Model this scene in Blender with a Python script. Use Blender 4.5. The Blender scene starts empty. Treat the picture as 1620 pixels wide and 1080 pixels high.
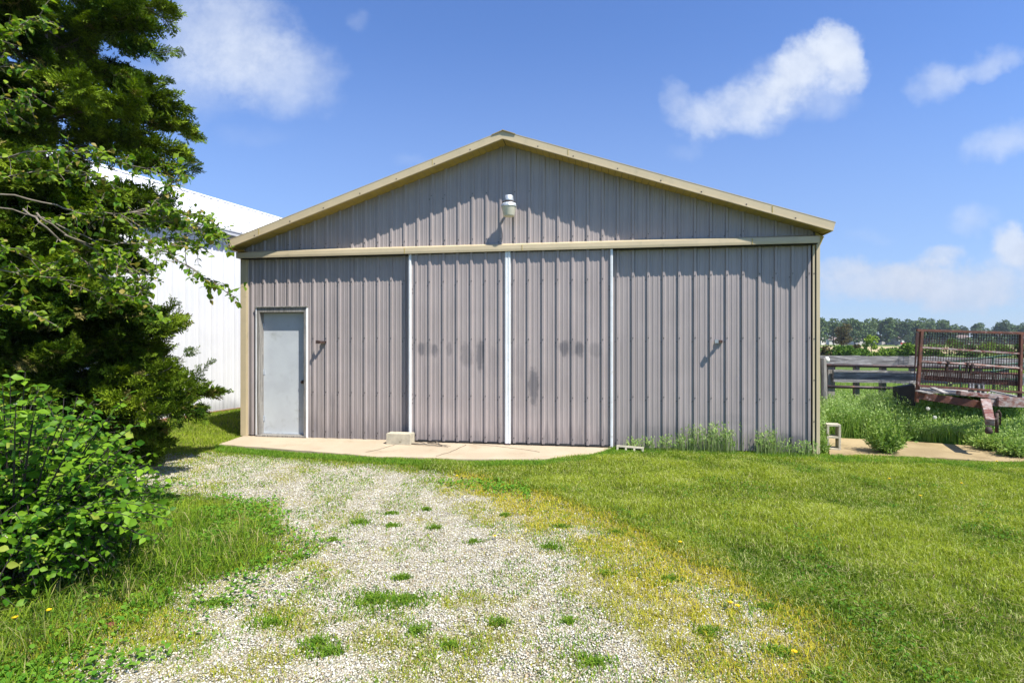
import bpy, math, random
import numpy as np
from mathutils import Vector, Matrix
random.seed(7)
RNG = np.random.default_rng(11)
C = bpy.context.scene.collection
SC = bpy.context.scene

# ------------------------------------------------------------------ camera, sun, sky, exposure
CAMH, F = 1.62, 860.0                       # eye height (m), focal length in photo pixels (1620 wide)
cam = bpy.data.cameras.new('camera'); cam_o = bpy.data.objects.new('camera', cam); C.objects.link(cam_o)
cam.sensor_width = 36; cam.lens = 36*F/1620; cam.clip_end = 20000; cam.clip_start = .05
cam_o.location = (0, 0, CAMH); cam_o.rotation_euler = (math.radians(90), 0, 0)
SC.camera = cam_o
SC.view_settings.view_transform = 'Standard'; SC.view_settings.look = 'None'
SC.view_settings.exposure = 0.80; SC.view_settings.gamma = 1
SUN = Vector((1.206, -1.205, 2.63)).normalized()
sun_el = math.asin(SUN.z); sun_az = math.atan2(SUN.x, SUN.y)
sl = bpy.data.lights.new('sun', 'SUN'); sl.energy = 5.0; sl.angle = math.radians(.53); sl.color = (1, .955, .87)
so = bpy.data.objects.new('sun', sl); C.objects.link(so)
so.rotation_euler = (-SUN).to_track_quat('-Z', 'Y').to_euler(); so.location = (8, -8, 14)

class G:
    """small helper for node graphs"""
    def __init__(s, nt): s.nt = nt; s.n = nt.nodes; s.l = nt.links
    def put(s, sock, v):
        if hasattr(v, 'is_linked') or hasattr(v, 'links'): s.l.new(v, sock)
        else: sock.default_value = v
    def m(s, op, a, b=0.0, c=None, clamp=False):
        n = s.n.new('ShaderNodeMath'); n.operation = op; n.use_clamp = clamp
        s.put(n.inputs[0], a); s.put(n.inputs[1], b)
        if c is not None: s.put(n.inputs[2], c)
        return n.outputs[0]
    def mix(s, f, a, b, kind='MIX'):
        n = s.n.new('ShaderNodeMix'); n.data_type = 'RGBA'; n.blend_type = kind
        s.put(n.inputs[0], f); s.put(n.inputs[6], (*a, 1) if isinstance(a, tuple) and len(a) == 3 else a)
        s.put(n.inputs[7], (*b, 1) if isinstance(b, tuple) and len(b) == 3 else b)
        return n.outputs[2]
    def noise(s, vec, scale, detail=4, rough=.55, dist=0.0):
        n = s.n.new('ShaderNodeTexNoise'); s.l.new(vec, n.inputs['Vector'])
        n.inputs['Scale'].default_value = scale; n.inputs['Detail'].default_value = detail
        n.inputs['Roughness'].default_value = rough; n.inputs['Distortion'].default_value = dist
        return n.outputs[0]
    def smooth(s, v, a, b, lo=0.0, hi=1.0):
        n = s.n.new('ShaderNodeMapRange'); n.interpolation_type = 'SMOOTHSTEP'
        s.put(n.inputs[0], v); n.inputs[1].default_value = a; n.inputs[2].default_value = b
        n.inputs[3].default_value = lo; n.inputs[4].default_value = hi
        return n.outputs[0]
    def vec(s, x, y, z):
        n = s.n.new('ShaderNodeCombineXYZ'); s.put(n.inputs[0], x); s.put(n.inputs[1], y); s.put(n.inputs[2], z); return n.outputs[0]
    def xyz(s, v):
        n = s.n.new('ShaderNodeSeparateXYZ'); s.l.new(v, n.inputs[0]); return n.outputs

w = bpy.data.worlds.new('World'); SC.world = w; w.use_nodes = True
g = G(w.node_tree); g.n.clear()
sky = g.n.new('ShaderNodeTexSky'); sky.sky_type = 'NISHITA'; sky.sun_disc = False
sky.sun_elevation = sun_el; sky.sun_rotation = sun_az; sky.air_density = 1.0; sky.dust_density = .15; sky.ozone_density = 2.5
tc = g.n.new('ShaderNodeTexCoord'); d = g.xyz(tc.outputs['Generated'])
dy = g.m('MAXIMUM', d[1], .04)
u = g.m('DIVIDE', d[0], dy); v = g.m('DIVIDE', d[2], dy)
uv = g.vec(u, v, 0.0)
wn = g.noise(uv, 7, 5, .6); wn2 = g.noise(g.vec(g.m('ADD', u, 9.3), v, 2.0), 7, 5, .6)
uw = g.m('ADD', u, g.m('MULTIPLY', g.m('SUBTRACT', wn, .5), .10)); vw = g.m('ADD', v, g.m('MULTIPLY', g.m('SUBTRACT', wn2, .5), .10))
fine = g.noise(uv, 16, 10, .66)
def blob(x, y, rx, ry, rot, hard, op, na=1.1):
    cx, cy = (x-810)/F, (540-y)/F; c_, s_ = math.cos(rot), math.sin(rot)
    du = g.m('SUBTRACT', uw, cx); dv = g.m('SUBTRACT', vw, cy)
    a = g.m('ADD', g.m('MULTIPLY', du, c_), g.m('MULTIPLY', dv, s_)); b = g.m('SUBTRACT', g.m('MULTIPLY', dv, c_), g.m('MULTIPLY', du, s_))
    a = g.m('DIVIDE', a, rx/F); b = g.m('DIVIDE', b, ry/F)
    q = g.m('SUBTRACT', 1.0, g.m('ADD', g.m('MULTIPLY', a, a), g.m('MULTIPLY', b, b)))
    q = g.m('ADD', q, g.m('MULTIPLY', g.m('SUBTRACT', fine, .5), na))
    return g.smooth(q, 0.0, hard, 0.0, op)
clouds = [  # large cumulus
    blob(1326, 72, 50, 50, -.2, .8, .75, 1.2), blob(1338, 112, 46, 52, 0, .9, .7, 1.2), blob(1272, 105, 88, 50, .75, 1.0, .78, 1.2), blob(1230, 140, 115, 62, .5, 1.4, .72), blob(1160, 170, 105, 46, .4, 1.4, .62), blob(1105, 186, 70, 30, -.2, 1.3, .45), blob(1062, 158, 22, 28, .6, 1.2, .28), blob(1300, 160, 75, 40, 0, 1.6, .45),
    # veil cloud upper left
    blob(355, 50, 135, 105, -.3, 1.3, .72, .9), blob(435, 115, 130, 82, -.2, 1.3, .62, .9), blob(295, 125, 120, 80, 0, 1.6, .50, .8), blob(568, 30, 22, 26, 0, 1.6, .22),
    # small ones on the right
    blob(1480, 130, 62, 42, .3, 1.2, .50), blob(1565, 98, 66, 28, .35, 1.2, .45), blob(1600, 222, 90, 38, .2, 1.4, .52),
    blob(1537, 355, 46, 30, 0, 1.4, .40), blob(1608, 392, 48, 38, -.4, .9, .85), blob(1488, 406, 46, 20, 0, 1.0, .65), blob(1400, 448, 130, 44, 0, 1.0, .72, 1.9), blob(1500, 452, 150, 46, 0, 1.0, .75, 1.9), blob(1330, 425, 60, 24, 0, 1.0, .5, 1.9), blob(1450, 425, 60, 20, 0, .9, .6, 1.7),
    blob(1620, 440, 120, 50, 0, 1.5, .55), blob(1370, 372, 50, 20, 0, 1.8, .14), blob(655, 248, 40, 14, 0, 2, .16), blob(400, 215, 90, 22, 0, 2, .12), blob(1080, 235, 36, 16, 0, 2, .16)]
inv = 1.0
for c in clouds: inv = g.m('MULTIPLY', inv, g.m('SUBTRACT', 1.0, c))
mask = g.m('SUBTRACT', 1.0, inv)
haze = g.smooth(v, 0.0, .62, 0.62, 0.0)
skyc = g.mix(1.0, sky.outputs[0], (.90, 1.10, 1.50), 'MULTIPLY')
skyc = g.mix(haze, skyc, (2.5, 3.3, 5.0))
base = g.smooth(g.m('ADD', vw, g.m('MULTIPLY', g.m('SUBTRACT', fine, .5), .1)), .02, .30)
cc = g.mix(base, (4.0, 4.5, 5.6), (5.3, 5.8, 6.7))
cc = g.mix(g.smooth(fine, .3, .7), cc, g.mix(1.0, cc, (1.10, 1.09, 1.07), 'MULTIPLY'))
skyc = g.mix(mask, skyc, cc)
bg = g.n.new('ShaderNodeBackground'); g.l.new(skyc, bg.inputs[0]); bg.inputs[1].default_value = .082
wo = g.n.new('ShaderNodeOutputWorld'); g.l.new(bg.outputs[0], wo.inputs[0])

# ------------------------------------------------------------------ helpers
def P(x, y, Z): return Vector(((x-810)/F*Z, Z, CAMH-(y-540)/F*Z))
def Gd(x, y, z=0.0):
    Z = F*(CAMH-z)/(y-540); return ((x-810)/F*Z, Z)

def vnoise(x, y, seed=0):
    x = np.asarray(x, float); y = np.asarray(y, float)
    xi = np.floor(x).astype(np.int64); yi = np.floor(y).astype(np.int64); fx = x-xi; fy = y-yi
    def h(a, b):
        n = (a*374761393 + b*668265263 + seed*982451653) & 0xffffffff
        n = ((n ^ (n >> 13))*1274126177) & 0xffffffff
        return ((n ^ (n >> 16)) & 0xffff)/65535.0
    fx = fx*fx*(3-2*fx); fy = fy*fy*(3-2*fy)
    return (h(xi, yi)*(1-fx)+h(xi+1, yi)*fx)*(1-fy)+(h(xi, yi+1)*(1-fx)+h(xi+1, yi+1)*fx)*fy
def fbm(x, y, seed=0, o=4):
    s = 0; a = .5; t = 0
    for i in range(o): s = s+a*vnoise(x*2**i, y*2**i, seed+i*17); t += a; a *= .55
    return s/t
def sstep(v, a, b): t = np.clip((v-a)/(b-a), 0, 1); return t*t*(3-2*t)

def poly_sd(px, py, poly):
    """signed distance to polygon, positive inside"""
    px = np.asarray(px, float); py = np.asarray(py, float); d = np.full(px.shape, 1e9); ins = np.zeros(px.shape, bool)
    n = len(poly)
    for i in range(n):
        x0, y0 = poly[i]; x1, y1 = poly[(i+1) % n]
        ex, ey = x1-x0, y1-y0; t = np.clip(((px-x0)*ex+(py-y0)*ey)/(ex*ex+ey*ey+1e-12), 0, 1)
        d = np.minimum(d, np.hypot(px-x0-t*ex, py-y0-t*ey))
        c = ((y0 > py) != (y1 > py)) & (px < (x1-x0)*(py-y0)/((y1-y0) if y1 != y0 else 1e-9)+x0); ins ^= c
    return np.where(ins, d, -d)

def link(o, parent=None):
    C.objects.link(o)
    if parent: o.parent = parent
    return o
def tag(o, label=None, cat=None, group=None, kind=None):
    if label: o['label'] = label
    if cat: o['category'] = cat
    if group: o['group'] = group
    if kind: o['kind'] = kind
    return o
def thing(name, label, cat, loc=(0, 0, 0), rz=0, group=None):
    o = bpy.data.objects.new(name, None); C.objects.link(o); o.empty_display_size = .2
    o.location = loc; o.rotation_euler = (0, 0, rz); return tag(o, label, cat, group)

def mesh_np(name, V, sizes, loops, mat, parent=None, col=None, smooth=False, midx=None):
    me = bpy.data.meshes.new(name); V = np.ascontiguousarray(V, np.float32)
    me.vertices.add(len(V)); me.vertices.foreach_set('co', V.ravel())
    me.loops.add(len(loops)); me.loops.foreach_set('vertex_index', np.ascontiguousarray(loops, np.int32))
    st = np.concatenate([[0], np.cumsum(sizes)[:-1]]).astype(np.int32)
    me.polygons.add(len(sizes)); me.polygons.foreach_set('loop_start', st); me.polygons.foreach_set('loop_total', np.ascontiguousarray(sizes, np.int32))
    if midx is not None: me.polygons.foreach_set('material_index', np.ascontiguousarray(midx, np.int32))
    me.update(calc_edges=True)
    if col is not None:
        a = me.color_attributes.new('Col', 'FLOAT_COLOR', 'POINT'); c4 = np.ones((len(V), 4), np.float32); c4[:, :3] = col; a.data.foreach_set('color', c4.ravel())
    if smooth: me.polygons.foreach_set('use_smooth', np.ones(len(sizes), bool))
    for m_ in (mat if isinstance(mat, (list, tuple)) else [mat]): me.materials.append(m_)
    return link(bpy.data.objects.new(name, me), parent)

def inst(name, TV, TF, R, pos, col, mat, parent=None, smooth=False):
    """merge many copies of a template (TV verts, TF faces) posed by 3x3 matrices R (scale included)"""
    TV = np.asarray(TV, np.float32); n = len(pos)
    V = np.einsum('nij,vj->nvi', R, TV)+pos[:, None, :]
    sizes = np.tile([len(f) for f in TF], n); fl = np.concatenate([np.asarray(f) for f in TF])
    loops = (fl[None, :]+(np.arange(n)*len(TV))[:, None]).ravel()
    cc_ = np.repeat(col, len(TV), axis=0)
    return mesh_np(name, V.reshape(-1, 3), sizes, loops, mat, parent, cc_, smooth)

def frames(dirs, ups, scale):
    """columns: side, dir, normal"""
    dirs = dirs/np.linalg.norm(dirs, axis=1, keepdims=True)
    s = np.cross(dirs, ups); ln = np.linalg.norm(s, axis=1, keepdims=True); s = s/np.maximum(ln, 1e-6); nn = np.cross(s, dirs)
    return np.stack([s, dirs, nn], axis=2)*np.asarray(scale).reshape(-1, 1, 1)

class MB:
    def __init__(s): s.v = []; s.f = []; s.m = []
    def face(s, pts, mi=0):
        b = len(s.v); s.v += [tuple(p) for p in pts]; s.f.append(list(range(b, b+len(pts)))); s.m.append(mi)
    def box(s, x0, x1, y0, y1, z0, z1, mi=0):
        b = len(s.v); s.v += [(x, y, z) for z in (z0, z1) for x, y in ((x0, y0), (x1, y0), (x1, y1), (x0, y1))]
        for f in ((0, 3, 2, 1), (4, 5, 6, 7), (0, 1, 5, 4), (1, 2, 6, 5), (2, 3, 7, 6), (3, 0, 4, 7)): s.f.append([b+i for i in f]); s.m.append(mi)
    def beam(s, p, q, wd, ht, up=(0, 0, 1), mi=0, w2=None, h2=None):
        p = Vector(p); q = Vector(q); d_ = (q-p).normalized(); sd = d_.cross(Vector(up)).normalized(); u_ = sd.cross(d_)
        b = len(s.v); w2 = w2 or wd; h2 = h2 or ht
        for o, a, c in ((p, wd, ht), (q, w2, h2)):
            for i, j in ((-1, -1), (1, -1), (1, 1), (-1, 1)): s.v.append(tuple(o+sd*(i*a/2)+u_*(j*c/2)))
        for f in ((0, 1, 2, 3), (7, 6, 5, 4), (0, 4, 5, 1), (1, 5, 6, 2), (2, 6, 7, 3), (3, 7, 4, 0)): s.f.append([b+i for i in f]); s.m.append(mi)
    def tube(s, pts, rad, n=8, mi=0):
        pts = [Vector(p) for p in pts]; b = len(s.v)
        if not isinstance(rad, (list, tuple)): rad = [rad]*len(pts)
        for i, p in enumerate(pts):
            t = (pts[min(i+1, len(pts)-1)]-pts[max(i-1, 0)]).normalized()
            a = t.cross(Vector((.13, .2, 1))); a = a.normalized() if a.length > 1e-3 else Vector((1, 0, 0)); c_ = t.cross(a)
            for k in range(n):
                an = 2*math.pi*k/n; s.v.append(tuple(p+(a*math.cos(an)+c_*math.sin(an))*rad[i]))
        for i in range(len(pts)-1):
            for k in range(n): s.f.append([b+i*n+k, b+i*n+(k+1) % n, b+(i+1)*n+(k+1) % n, b+(i+1)*n+k]); s.m.append(mi)
        s.f.append([b+k for k in range(n)][::-1]); s.m.append(mi); e = b+(len(pts)-1)*n; s.f.append([e+k for k in range(n)]); s.m.append(mi)
    def lathe(s, prof, n=24, mi=0, c=(0, 0, 0)):
        b = len(s.v)
        for r, z in prof:
            for k in range(n): a = 2*math.pi*k/n; s.v.append((c[0]+r*math.cos(a), c[1]+r*math.sin(a), c[2]+z))
        for i in range(len(prof)-1):
            for k in range(n): s.f.append([b+i*n+k, b+i*n+(k+1) % n, b+(i+1)*n+(k+1) % n, b+(i+1)*n+k]); s.m.append(mi)
        s.f.append([b+k for k in range(n)][::-1]); s.m.append(mi); e = b+(len(prof)-1)*n; s.f.append([e+k for k in range(n)]); s.m.append(mi)
    def build(s, name, mat, parent=None, bevel=0, smooth=False):
        me = bpy.data.meshes.new(name); me.from_pydata(s.v, [], s.f); me.update()
        for m_ in (mat if isinstance(mat, (list, tuple)) else [mat]): me.materials.append(m_)
        me.polygons.foreach_set('material_index', s.m)
        if smooth: me.polygons.foreach_set('use_smooth', [len(f) == 4 for f in s.f])
        o = link(bpy.data.objects.new(name, me), parent)
        if bevel: b_ = o.modifiers.new('bevel', 'BEVEL'); b_.width = bevel; b_.segments = 2; b_.limit_method = 'ANGLE'
        return o

# ------------------------------------------------------------------ materials
def mat(name, c1, c2=None, scale=4, rough=.6, metal=0, bump=0, bscale=None, stretch=(1, 1, 1), spec=.4, c3=None, c3scale=1.3, c3th=(.5, .7), detail=6):
    m_ = bpy.data.materials.new(name); m_.use_nodes = True; g = G(m_.node_tree); b = g.n['Principled BSDF']
    t = g.n.new('ShaderNodeTexCoord'); mp = g.n.new('ShaderNodeMapping'); g.l.new(t.outputs['Object'], mp.inputs[0]); mp.inputs['Scale'].default_value = stretch
    col = (*c1, 1)
    if c2 is not None:
        nz = g.noise(mp.outputs[0], scale, detail, .6); col = g.mix(g.smooth(nz, .35, .65), c1, c2)
    if c3 is not None: col = g.mix(g.smooth(g.noise(mp.outputs[0], c3scale, 5, .65), *c3th), col, c3)
    g.put(b.inputs['Base Color'], col); b.inputs['Roughness'].default_value = rough; b.inputs['Metallic'].default_value = metal
    b.inputs['Specular IOR Level'].default_value = spec
    if bump:
        bp = g.n.new('ShaderNodeBump'); bp.inputs['Strength'].default_value = bump; bp.inputs['Distance'].default_value = .01
        g.l.new(g.noise(mp.outputs[0], bscale or scale*4, 6, .6), bp.inputs['Height']); g.l.new(bp.outputs[0], b.inputs['Normal'])
    return m_

def panel_mat(name, c1, c2, stains=(), streak=.22, rough=.42, grime_z=.5):
    """painted ribbed steel: faded paint, vertical streaks, stains given as (s, z, rs, rz, strength) in the wall's own metres"""
    m_ = bpy.data.materials.new(name); m_.use_nodes = True; g = G(m_.node_tree); b = g.n['Principled BSDF']
    t = g.n.new('ShaderNodeTexCoord'); ob = t.outputs['Object']; x = g.xyz(ob)
    col = g.mix(g.smooth(g.noise(ob, 1.3, 5, .6), .3, .7), c1, c2)
    st = g.noise(g.vec(g.m('MULTIPLY', x[0], 14.0), x[1], g.m('MULTIPLY', x[2], .8)), 1.0, 6, .65)
    dark = g.smooth(st, .45, .78, 0, streak)
    fn = g.noise(ob, 22, 6, .7)
    dark = g.m('ADD', dark, g.smooth(g.m('ADD', x[2], g.m('MULTIPLY', g.m('SUBTRACT', st, .5), -.9)), grime_z, 0.0, 0, .45))
    n1 = g.noise(ob, 5, 5, .7); n2 = g.noise(g.vec(g.m('ADD', x[0], 7.0), x[1], x[2]), 5, 5, .7)
    for (cx, cz, rx, rz, k) in stains:
        a = g.m('DIVIDE', g.m('SUBTRACT', g.m('ADD', x[0], g.m('MULTIPLY', g.m('SUBTRACT', n1, .5), rx*1.2)), cx), rx)
        c_ = g.m('DIVIDE', g.m('SUBTRACT', g.m('ADD', x[2], g.m('MULTIPLY', g.m('SUBTRACT', n2, .5), rz*1.2)), cz), rz)
        q = g.m('SUBTRACT', 1.0, g.m('ADD', g.m('MULTIPLY', a, a), g.m('MULTIPLY', c_, c_)))
        q = g.m('ADD', q, g.m('MULTIPLY', g.m('SUBTRACT', fn, .5), .7))
        dark = g.m('ADD', dark, g.smooth(q, 0.0, .8, 0, k))
    dark = g.m('MINIMUM', dark, .8)
    col = g.mix(dark, col, (.07, .07, .082))
    col = g.mix(g.smooth(fn, .62, .8, 0, .25), col, (.5, .48, .47))
    g.put(b.inputs['Base Color'], col); b.inputs['Roughness'].default_value = rough; b.inputs['Specular IOR Level'].default_value = .45
    bp = g.n.new('ShaderNodeBump'); bp.inputs['Strength'].default_value = .25; bp.inputs['Distance'].default_value = .02
    g.l.new(g.noise(g.vec(g.m('MULTIPLY', x[0], 2.0), x[1], g.m('MULTIPLY', x[2], .6)), 2.5, 3, .5), bp.inputs['Height']); g.l.new(bp.outputs[0], b.inputs['Normal'])
    return m_

def leaf_mat(name, trans=.35, rough=.5, spec=.35, var=.25):
    m_ = bpy.data.materials.new(name); m_.use_nodes = True; g = G(m_.node_tree); b = g.n['Principled BSDF']; out = g.n['Material Output']
    a = g.n.new('ShaderNodeVertexColor'); a.layer_name = 'Col'
    t = g.n.new('ShaderNodeTexCoord'); col = g.mix(g.smooth(g.noise(t.outputs['Object'], 30, 2), .3, .7, 0, var), a.outputs[0], g.mix(1.0, a.outputs[0], (.55, .6, .5), 'MULTIPLY'))
    g.put(b.inputs['Base Color'], col); b.inputs['Roughness'].default_value = rough; b.inputs['Specular IOR Level'].default_value = spec
    tr = g.n.new('ShaderNodeBsdfTranslucent'); g.l.new(g.mix(1.0, col, (1.15, 1.25, .6), 'MULTIPLY'), tr.inputs[0])
    mx = g.n.new('ShaderNodeMixShader'); mx.inputs[0].default_value = trans; g.l.new(b.outputs[0], mx.inputs[1]); g.l.new(tr.outputs[0], mx.inputs[2]); g.l.new(mx.outputs[0], out.inputs[0])
    return m_

M = dict(
    tan=mat('tan_painted_trim', (.52, .425, .27), (.48, .395, .25), 3, .45, bump=.1, bscale=3, c3=(.36, .31, .2), c3scale=5, c3th=(.55, .85)),
    soffit=mat('tan_soffit', (.42, .32, .085), (.36, .27, .07), 5, .5),
    white=mat('white_trim', (.80, .81, .81), (.72, .73, .72), 6, .4, c3=(.5, .48, .44), c3scale=9, c3th=(.58, .8)),
    roofw=mat('white_roof_metal', (.80, .81, .83), (.72, .73, .76), 1, .3, stretch=(1, 8, 1)),
    roofb=mat('barn_roof', (.30, .27, .22), (.24, .22, .19), 3, .6),
    shingle=mat('ridge_shingle', (.30, .23, .13), (.36, .28, .15), 30, .9, bump=.5),
    dark=mat('dark_interior', (.03, .03, .032), None, rough=.9),
    screw=mat('screw_steel', (.05, .045, .045), None, rough=.5, metal=.3),
    door=mat('pale_blue_door_paint', (.50, .53, .545), (.455, .48, .50), 3, .5, bump=.08, bscale=6, c3=(.33, .34, .33), c3scale=5, c3th=(.56, .85)),
    oldwoodv=mat('weathered_wood_upright', (.30, .28, .25), (.13, .12, .11), 3, .85, bump=.8, bscale=14, stretch=(14, 14, .8), c3=(.42, .40, .36), c3scale=6, c3th=(.5, .7)),
    oldwood=mat('weathered_wood', (.30, .28, .26), (.15, .14, .13), 3, .85, bump=.8, bscale=14, stretch=(1, 1, 9), c3=(.44, .42, .39), c3scale=6, c3th=(.5, .7)),
    board=mat('weathered_board', (.25, .245, .24), (.12, .115, .115), 3, .85, bump=.9, bscale=10, stretch=(.7, 5, 9), c3=(.50, .49, .48), c3scale=4, c3th=(.5, .68)),
    steel=mat('galvanised_steel', (.58, .61, .64), (.40, .43, .47), 20, .5, metal=.45),
    gal=mat('dull_galvanised', (.30, .34, .35), (.22, .25, .26), 20, .6, metal=.2),
    lens=mat('pale_glass_lens', (.62, .59, .48), (.52, .50, .40), 8, .25, spec=.6),
    iron=mat('dark_rust_iron', (.035, .025, .022), (.07, .035, .026), 14, .7, bump=.4),
    rust=mat('rusty_red_paint', (.14, .052, .032), (.075, .034, .024), 10, .8, bump=.5, bscale=30, c3=(.34, .24, .23), c3scale=9, c3th=(.58, .72)),
    rustpale=mat('peeling_red_paint', (.19, .085, .06), (.34, .29, .27), 11, .8, bump=.5, bscale=30, stretch=(1, 1, 2), c3=(.15, .05, .04), c3scale=6, c3th=(.52, .62)),
    wire=mat('rusty_wire', (.06, .026, .02), (.04, .022, .02), 20, .8),
    pipe=mat('dark_pipe', (.09, .06, .055), (.05, .04, .045), 5, .5, metal=.4, c3=(.22, .10, .06), c3scale=6, c3th=(.55, .7)),
    green=mat('dark_green_pipe', (.015, .06, .035), (.02, .08, .05), 9, .5),
    black=mat('black_rubber', (.012, .012, .016), (.02, .02, .024), 8, .6, bump=.2),
    block=mat('concrete_block', (.50, .45, .33), (.40, .36, .27), 9, .92, bump=.6, bscale=60, c3=(.22, .2, .14), c3scale=7, c3th=(.58, .75)),
    bark=mat('grey_bark', (.22, .19, .15), (.12, .10, .08), 10, .9, bump=.8, bscale=40),
    twig=mat('pale_twig_bark', (.20, .17, .13), (.12, .10, .075), 14, .85),
    brick=mat('red_brick', (.20, .05, .035), (.13, .035, .03), 30, .85, bump=.4),
    redstone=mat('rusty_base_strip', (.30, .13, .07), (.20, .11, .07), 9, .9, bump=.5),
    yellow=mat('dandelion_yellow', (.85, .62, .01), (.75, .5, .01), 60, .7),
    puff=mat('white_seed_head', (.75, .75, .70), None, rough=.9),
    stemm=mat('dandelion_stem', (.10, .16, .04), None, rough=.7),
    farwall=mat('far_house_wall', (.62, .60, .58), (.52, .50, .49), .5, .8),
    farroof=mat('far_house_roof', (.20, .15, .13), (.15, .12, .11), .5, .9),
    farwin=mat('far_window', (.03, .035, .045), None, rough=.2),
    farbark=mat('far_bark', (.05, .04, .035), (.035, .03, .025), 1, .9),
    redpaint=mat('red_machine_paint', (.35, .03, .02), None, rough=.6),
    insul=mat('white_plastic', (.75, .74, .66), None, rough=.5),
    leaf=leaf_mat('leaf', .38, .5, .22), needle=leaf_mat('juniper_scale_leaf', .18, .7, .12), grass=leaf_mat('grass_blade', .35, .8, .08, .15), farleaf=leaf_mat('far_leaf', .2, .8, .1, .1),
)
# slab
def slab_mat(name, c1, c2, c3):
    return mat(name, c1, c2, 1.2, .9, bump=.35, bscale=70, c3=c3, c3scale=2.2, c3th=(.5, .8), detail=9)
M['slab'] = slab_mat('pale_concrete', (.44, .36, .255), (.39, .315, .22), (.30, .235, .155))
M['pad'] = slab_mat('stained_concrete', (.38, .29, .155), (.27, .20, .10), (.17, .12, .05))

# ------------------------------------------------------------------ ground
ROAD = [Gd(*p) for p in [(545, 727), (640, 735), (760, 750), (850, 772), (930, 800), (1010, 830), (1080, 868), (1160, 905), (1225, 960), (1280, 1010), (1330, 1080), (1420, 1210), (1700, 1600),
        (-500, 1600), (-130, 1200), (0, 1090), (70, 1040), (165, 985), (255, 940), (375, 900), (415, 862), (400, 825), (370, 800), (325, 785), (250, 776), (120, 772), (60, 742), (215, 711), (330, 712), (430, 716)]]
th = math.radians(9.06); cth, sth = math.cos(th), math.sin(th); XL, ZL = -4.609, 9.37
def fac(s, p=0.0, z=0.0): return (XL+s*cth-p*sth, ZL-s*sth-p*cth, z)       # facade metres (along, outward) -> world
SLAB = [(-.30, .78), (-.02, 0.0), (-.02, -.05), (6.22, -.05), (6.27, .20), (5.75, .50), (4.9, .66), (3.6, .69), (2.4, .69), (1.0, .78)]
SLABF = [(968, 708), (935, 717), (860, 725), (760, 725.5), (700, 724), (590, 721), (480, 712), (347, 702)]
SLABW = [fac(-.02, -.05)[:2], fac(6.25, -.05)[:2]]+[Gd(*q_) for q_ in SLABF]; SLABW = SLABW[::-1]
PADW = [Gd(*p) for p in [(1306, 690), (1450, 697), (1560, 705), (1680, 716), (1640, 728), (1570, 727), (1430, 719), (1310, 717)]]
def gz(x, y):
    x = np.asarray(x, float); y = np.asarray(y, float)
    z = -.045+.022*(fbm(x*.9, y*.9, 5, 3)-.5)*2*(np.hypot(x, y) < 60)
    z = z+.13*sstep(y, 9.6, 11.5)*sstep(-x, 3.8, 5.0)*(y < 40)
    inside = np.maximum(poly_sd(x, y, SLABW), poly_sd(x, y, PADW))
    z = np.where(inside > .02, -.09, z)
    bx = (x-XL)*cth-(y-ZL)*sth; by = (x-XL)*sth+(y-ZL)*cth         # inside barn keep low
    return np.where((bx > 0) & (bx < 9.14) & (by > .05) & (by < 14), -.10, z)
def gravel_mask(x, y):
    sd = poly_sd(x, y, ROAD)+(fbm(x*1.6, y*1.6, 21, 4)-.5)*(.75-.4*sstep(y, 5.2, 6.5))
    m_ = sstep(sd, -.10, .25)
    return m_, sd
def road_cover(x, y):
    """how much weed and moss covers the gravel, 0..1"""
    _, sd = gravel_mask(x, y)
    n = fbm(x*1.15, y*1.15, 33, 5); n2 = fbm(x*4, y*4, 47, 3)
    edge = sstep(1.15-sd, 0.0, 1.1)*sstep(x, -1.6, .5)
    edgeL = sstep(.5-sd, 0, .5)*(1-.8*sstep(y, 5.2, 6.2)*sstep(-x, 0, 1.5))
    return np.clip(.06+sstep(n*.6+n2*.4, .42, .66)*.75*(1-.35*sstep(y, 5.0, 6.0)*sstep(-x, 0, 1.5))+edge*.95*sstep(n2, .1, .55)+edgeL*.5, 0, 1)

def axis(lo, a, b, hi, fine_, k=1.16):
    mid = list(np.arange(a, b, fine_)); out = []; st = fine_; x = mid[-1]
    while x < hi: st *= k; x += st; out.append(x)
    lo_ = []; st = fine_; x = mid[0]
    while x > lo: st *= k; x -= st; lo_.append(x)
    return np.array(lo_[::-1]+mid+out)
gx = axis(-4000, -8, 9, 4000, .06); gy = axis(-400, .5, 14, 5000, .06)
XX, YY = np.meshgrid(gx, gy); ZZ = gz(XX, YY); nx, ny = len(gx), len(gy)
gm, gsd = gravel_mask(XX, YY); cov = road_cover(XX, YY)
mic = (fbm(XX*14, YY*14, 3, 2)-.5)*.018*(gm)*(np.abs(XX) < 9)*(YY < 14); ZZ = ZZ+mic
idx = (np.arange(nx-1)[None, :]+np.arange(ny-1)[:, None]*nx).ravel(); q = np.stack([idx, idx+1, idx+1+nx, idx+nx], 1)
near = ((YY > 0) & (YY < 16) & (np.abs(XX) < 14)).astype(float)
M['ground'] = bpy.data.materials.new('ground'); M['ground'].use_nodes = True
g = G(M['ground'].node_tree); b = g.n['Principled BSDF']
at = g.n.new('ShaderNodeVertexColor'); at.layer_name = 'Col'; ch = g.xyz(at.outputs[0])
tcn = g.n.new('ShaderNodeTexCoord'); ob = tcn.outputs['Object']
vo = g.n.new('ShaderNodeTexVoronoi'); g.l.new(ob, vo.inputs['Vector']); vo.inputs['Scale'].default_value = 75
vo2 = g.n.new('ShaderNodeTexVoronoi'); g.l.new(ob, vo2.inputs['Vector']); vo2.inputs['Scale'].default_value = 110
stone = g.mix(g.xyz(vo.outputs['Color'])[0], (.34, .30, .20), (.54, .50, .40))
stone = g.mix(g.smooth(g.xyz(vo2.outputs['Color'])[1], .6, .95), stone, (.72, .70, .66))
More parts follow.
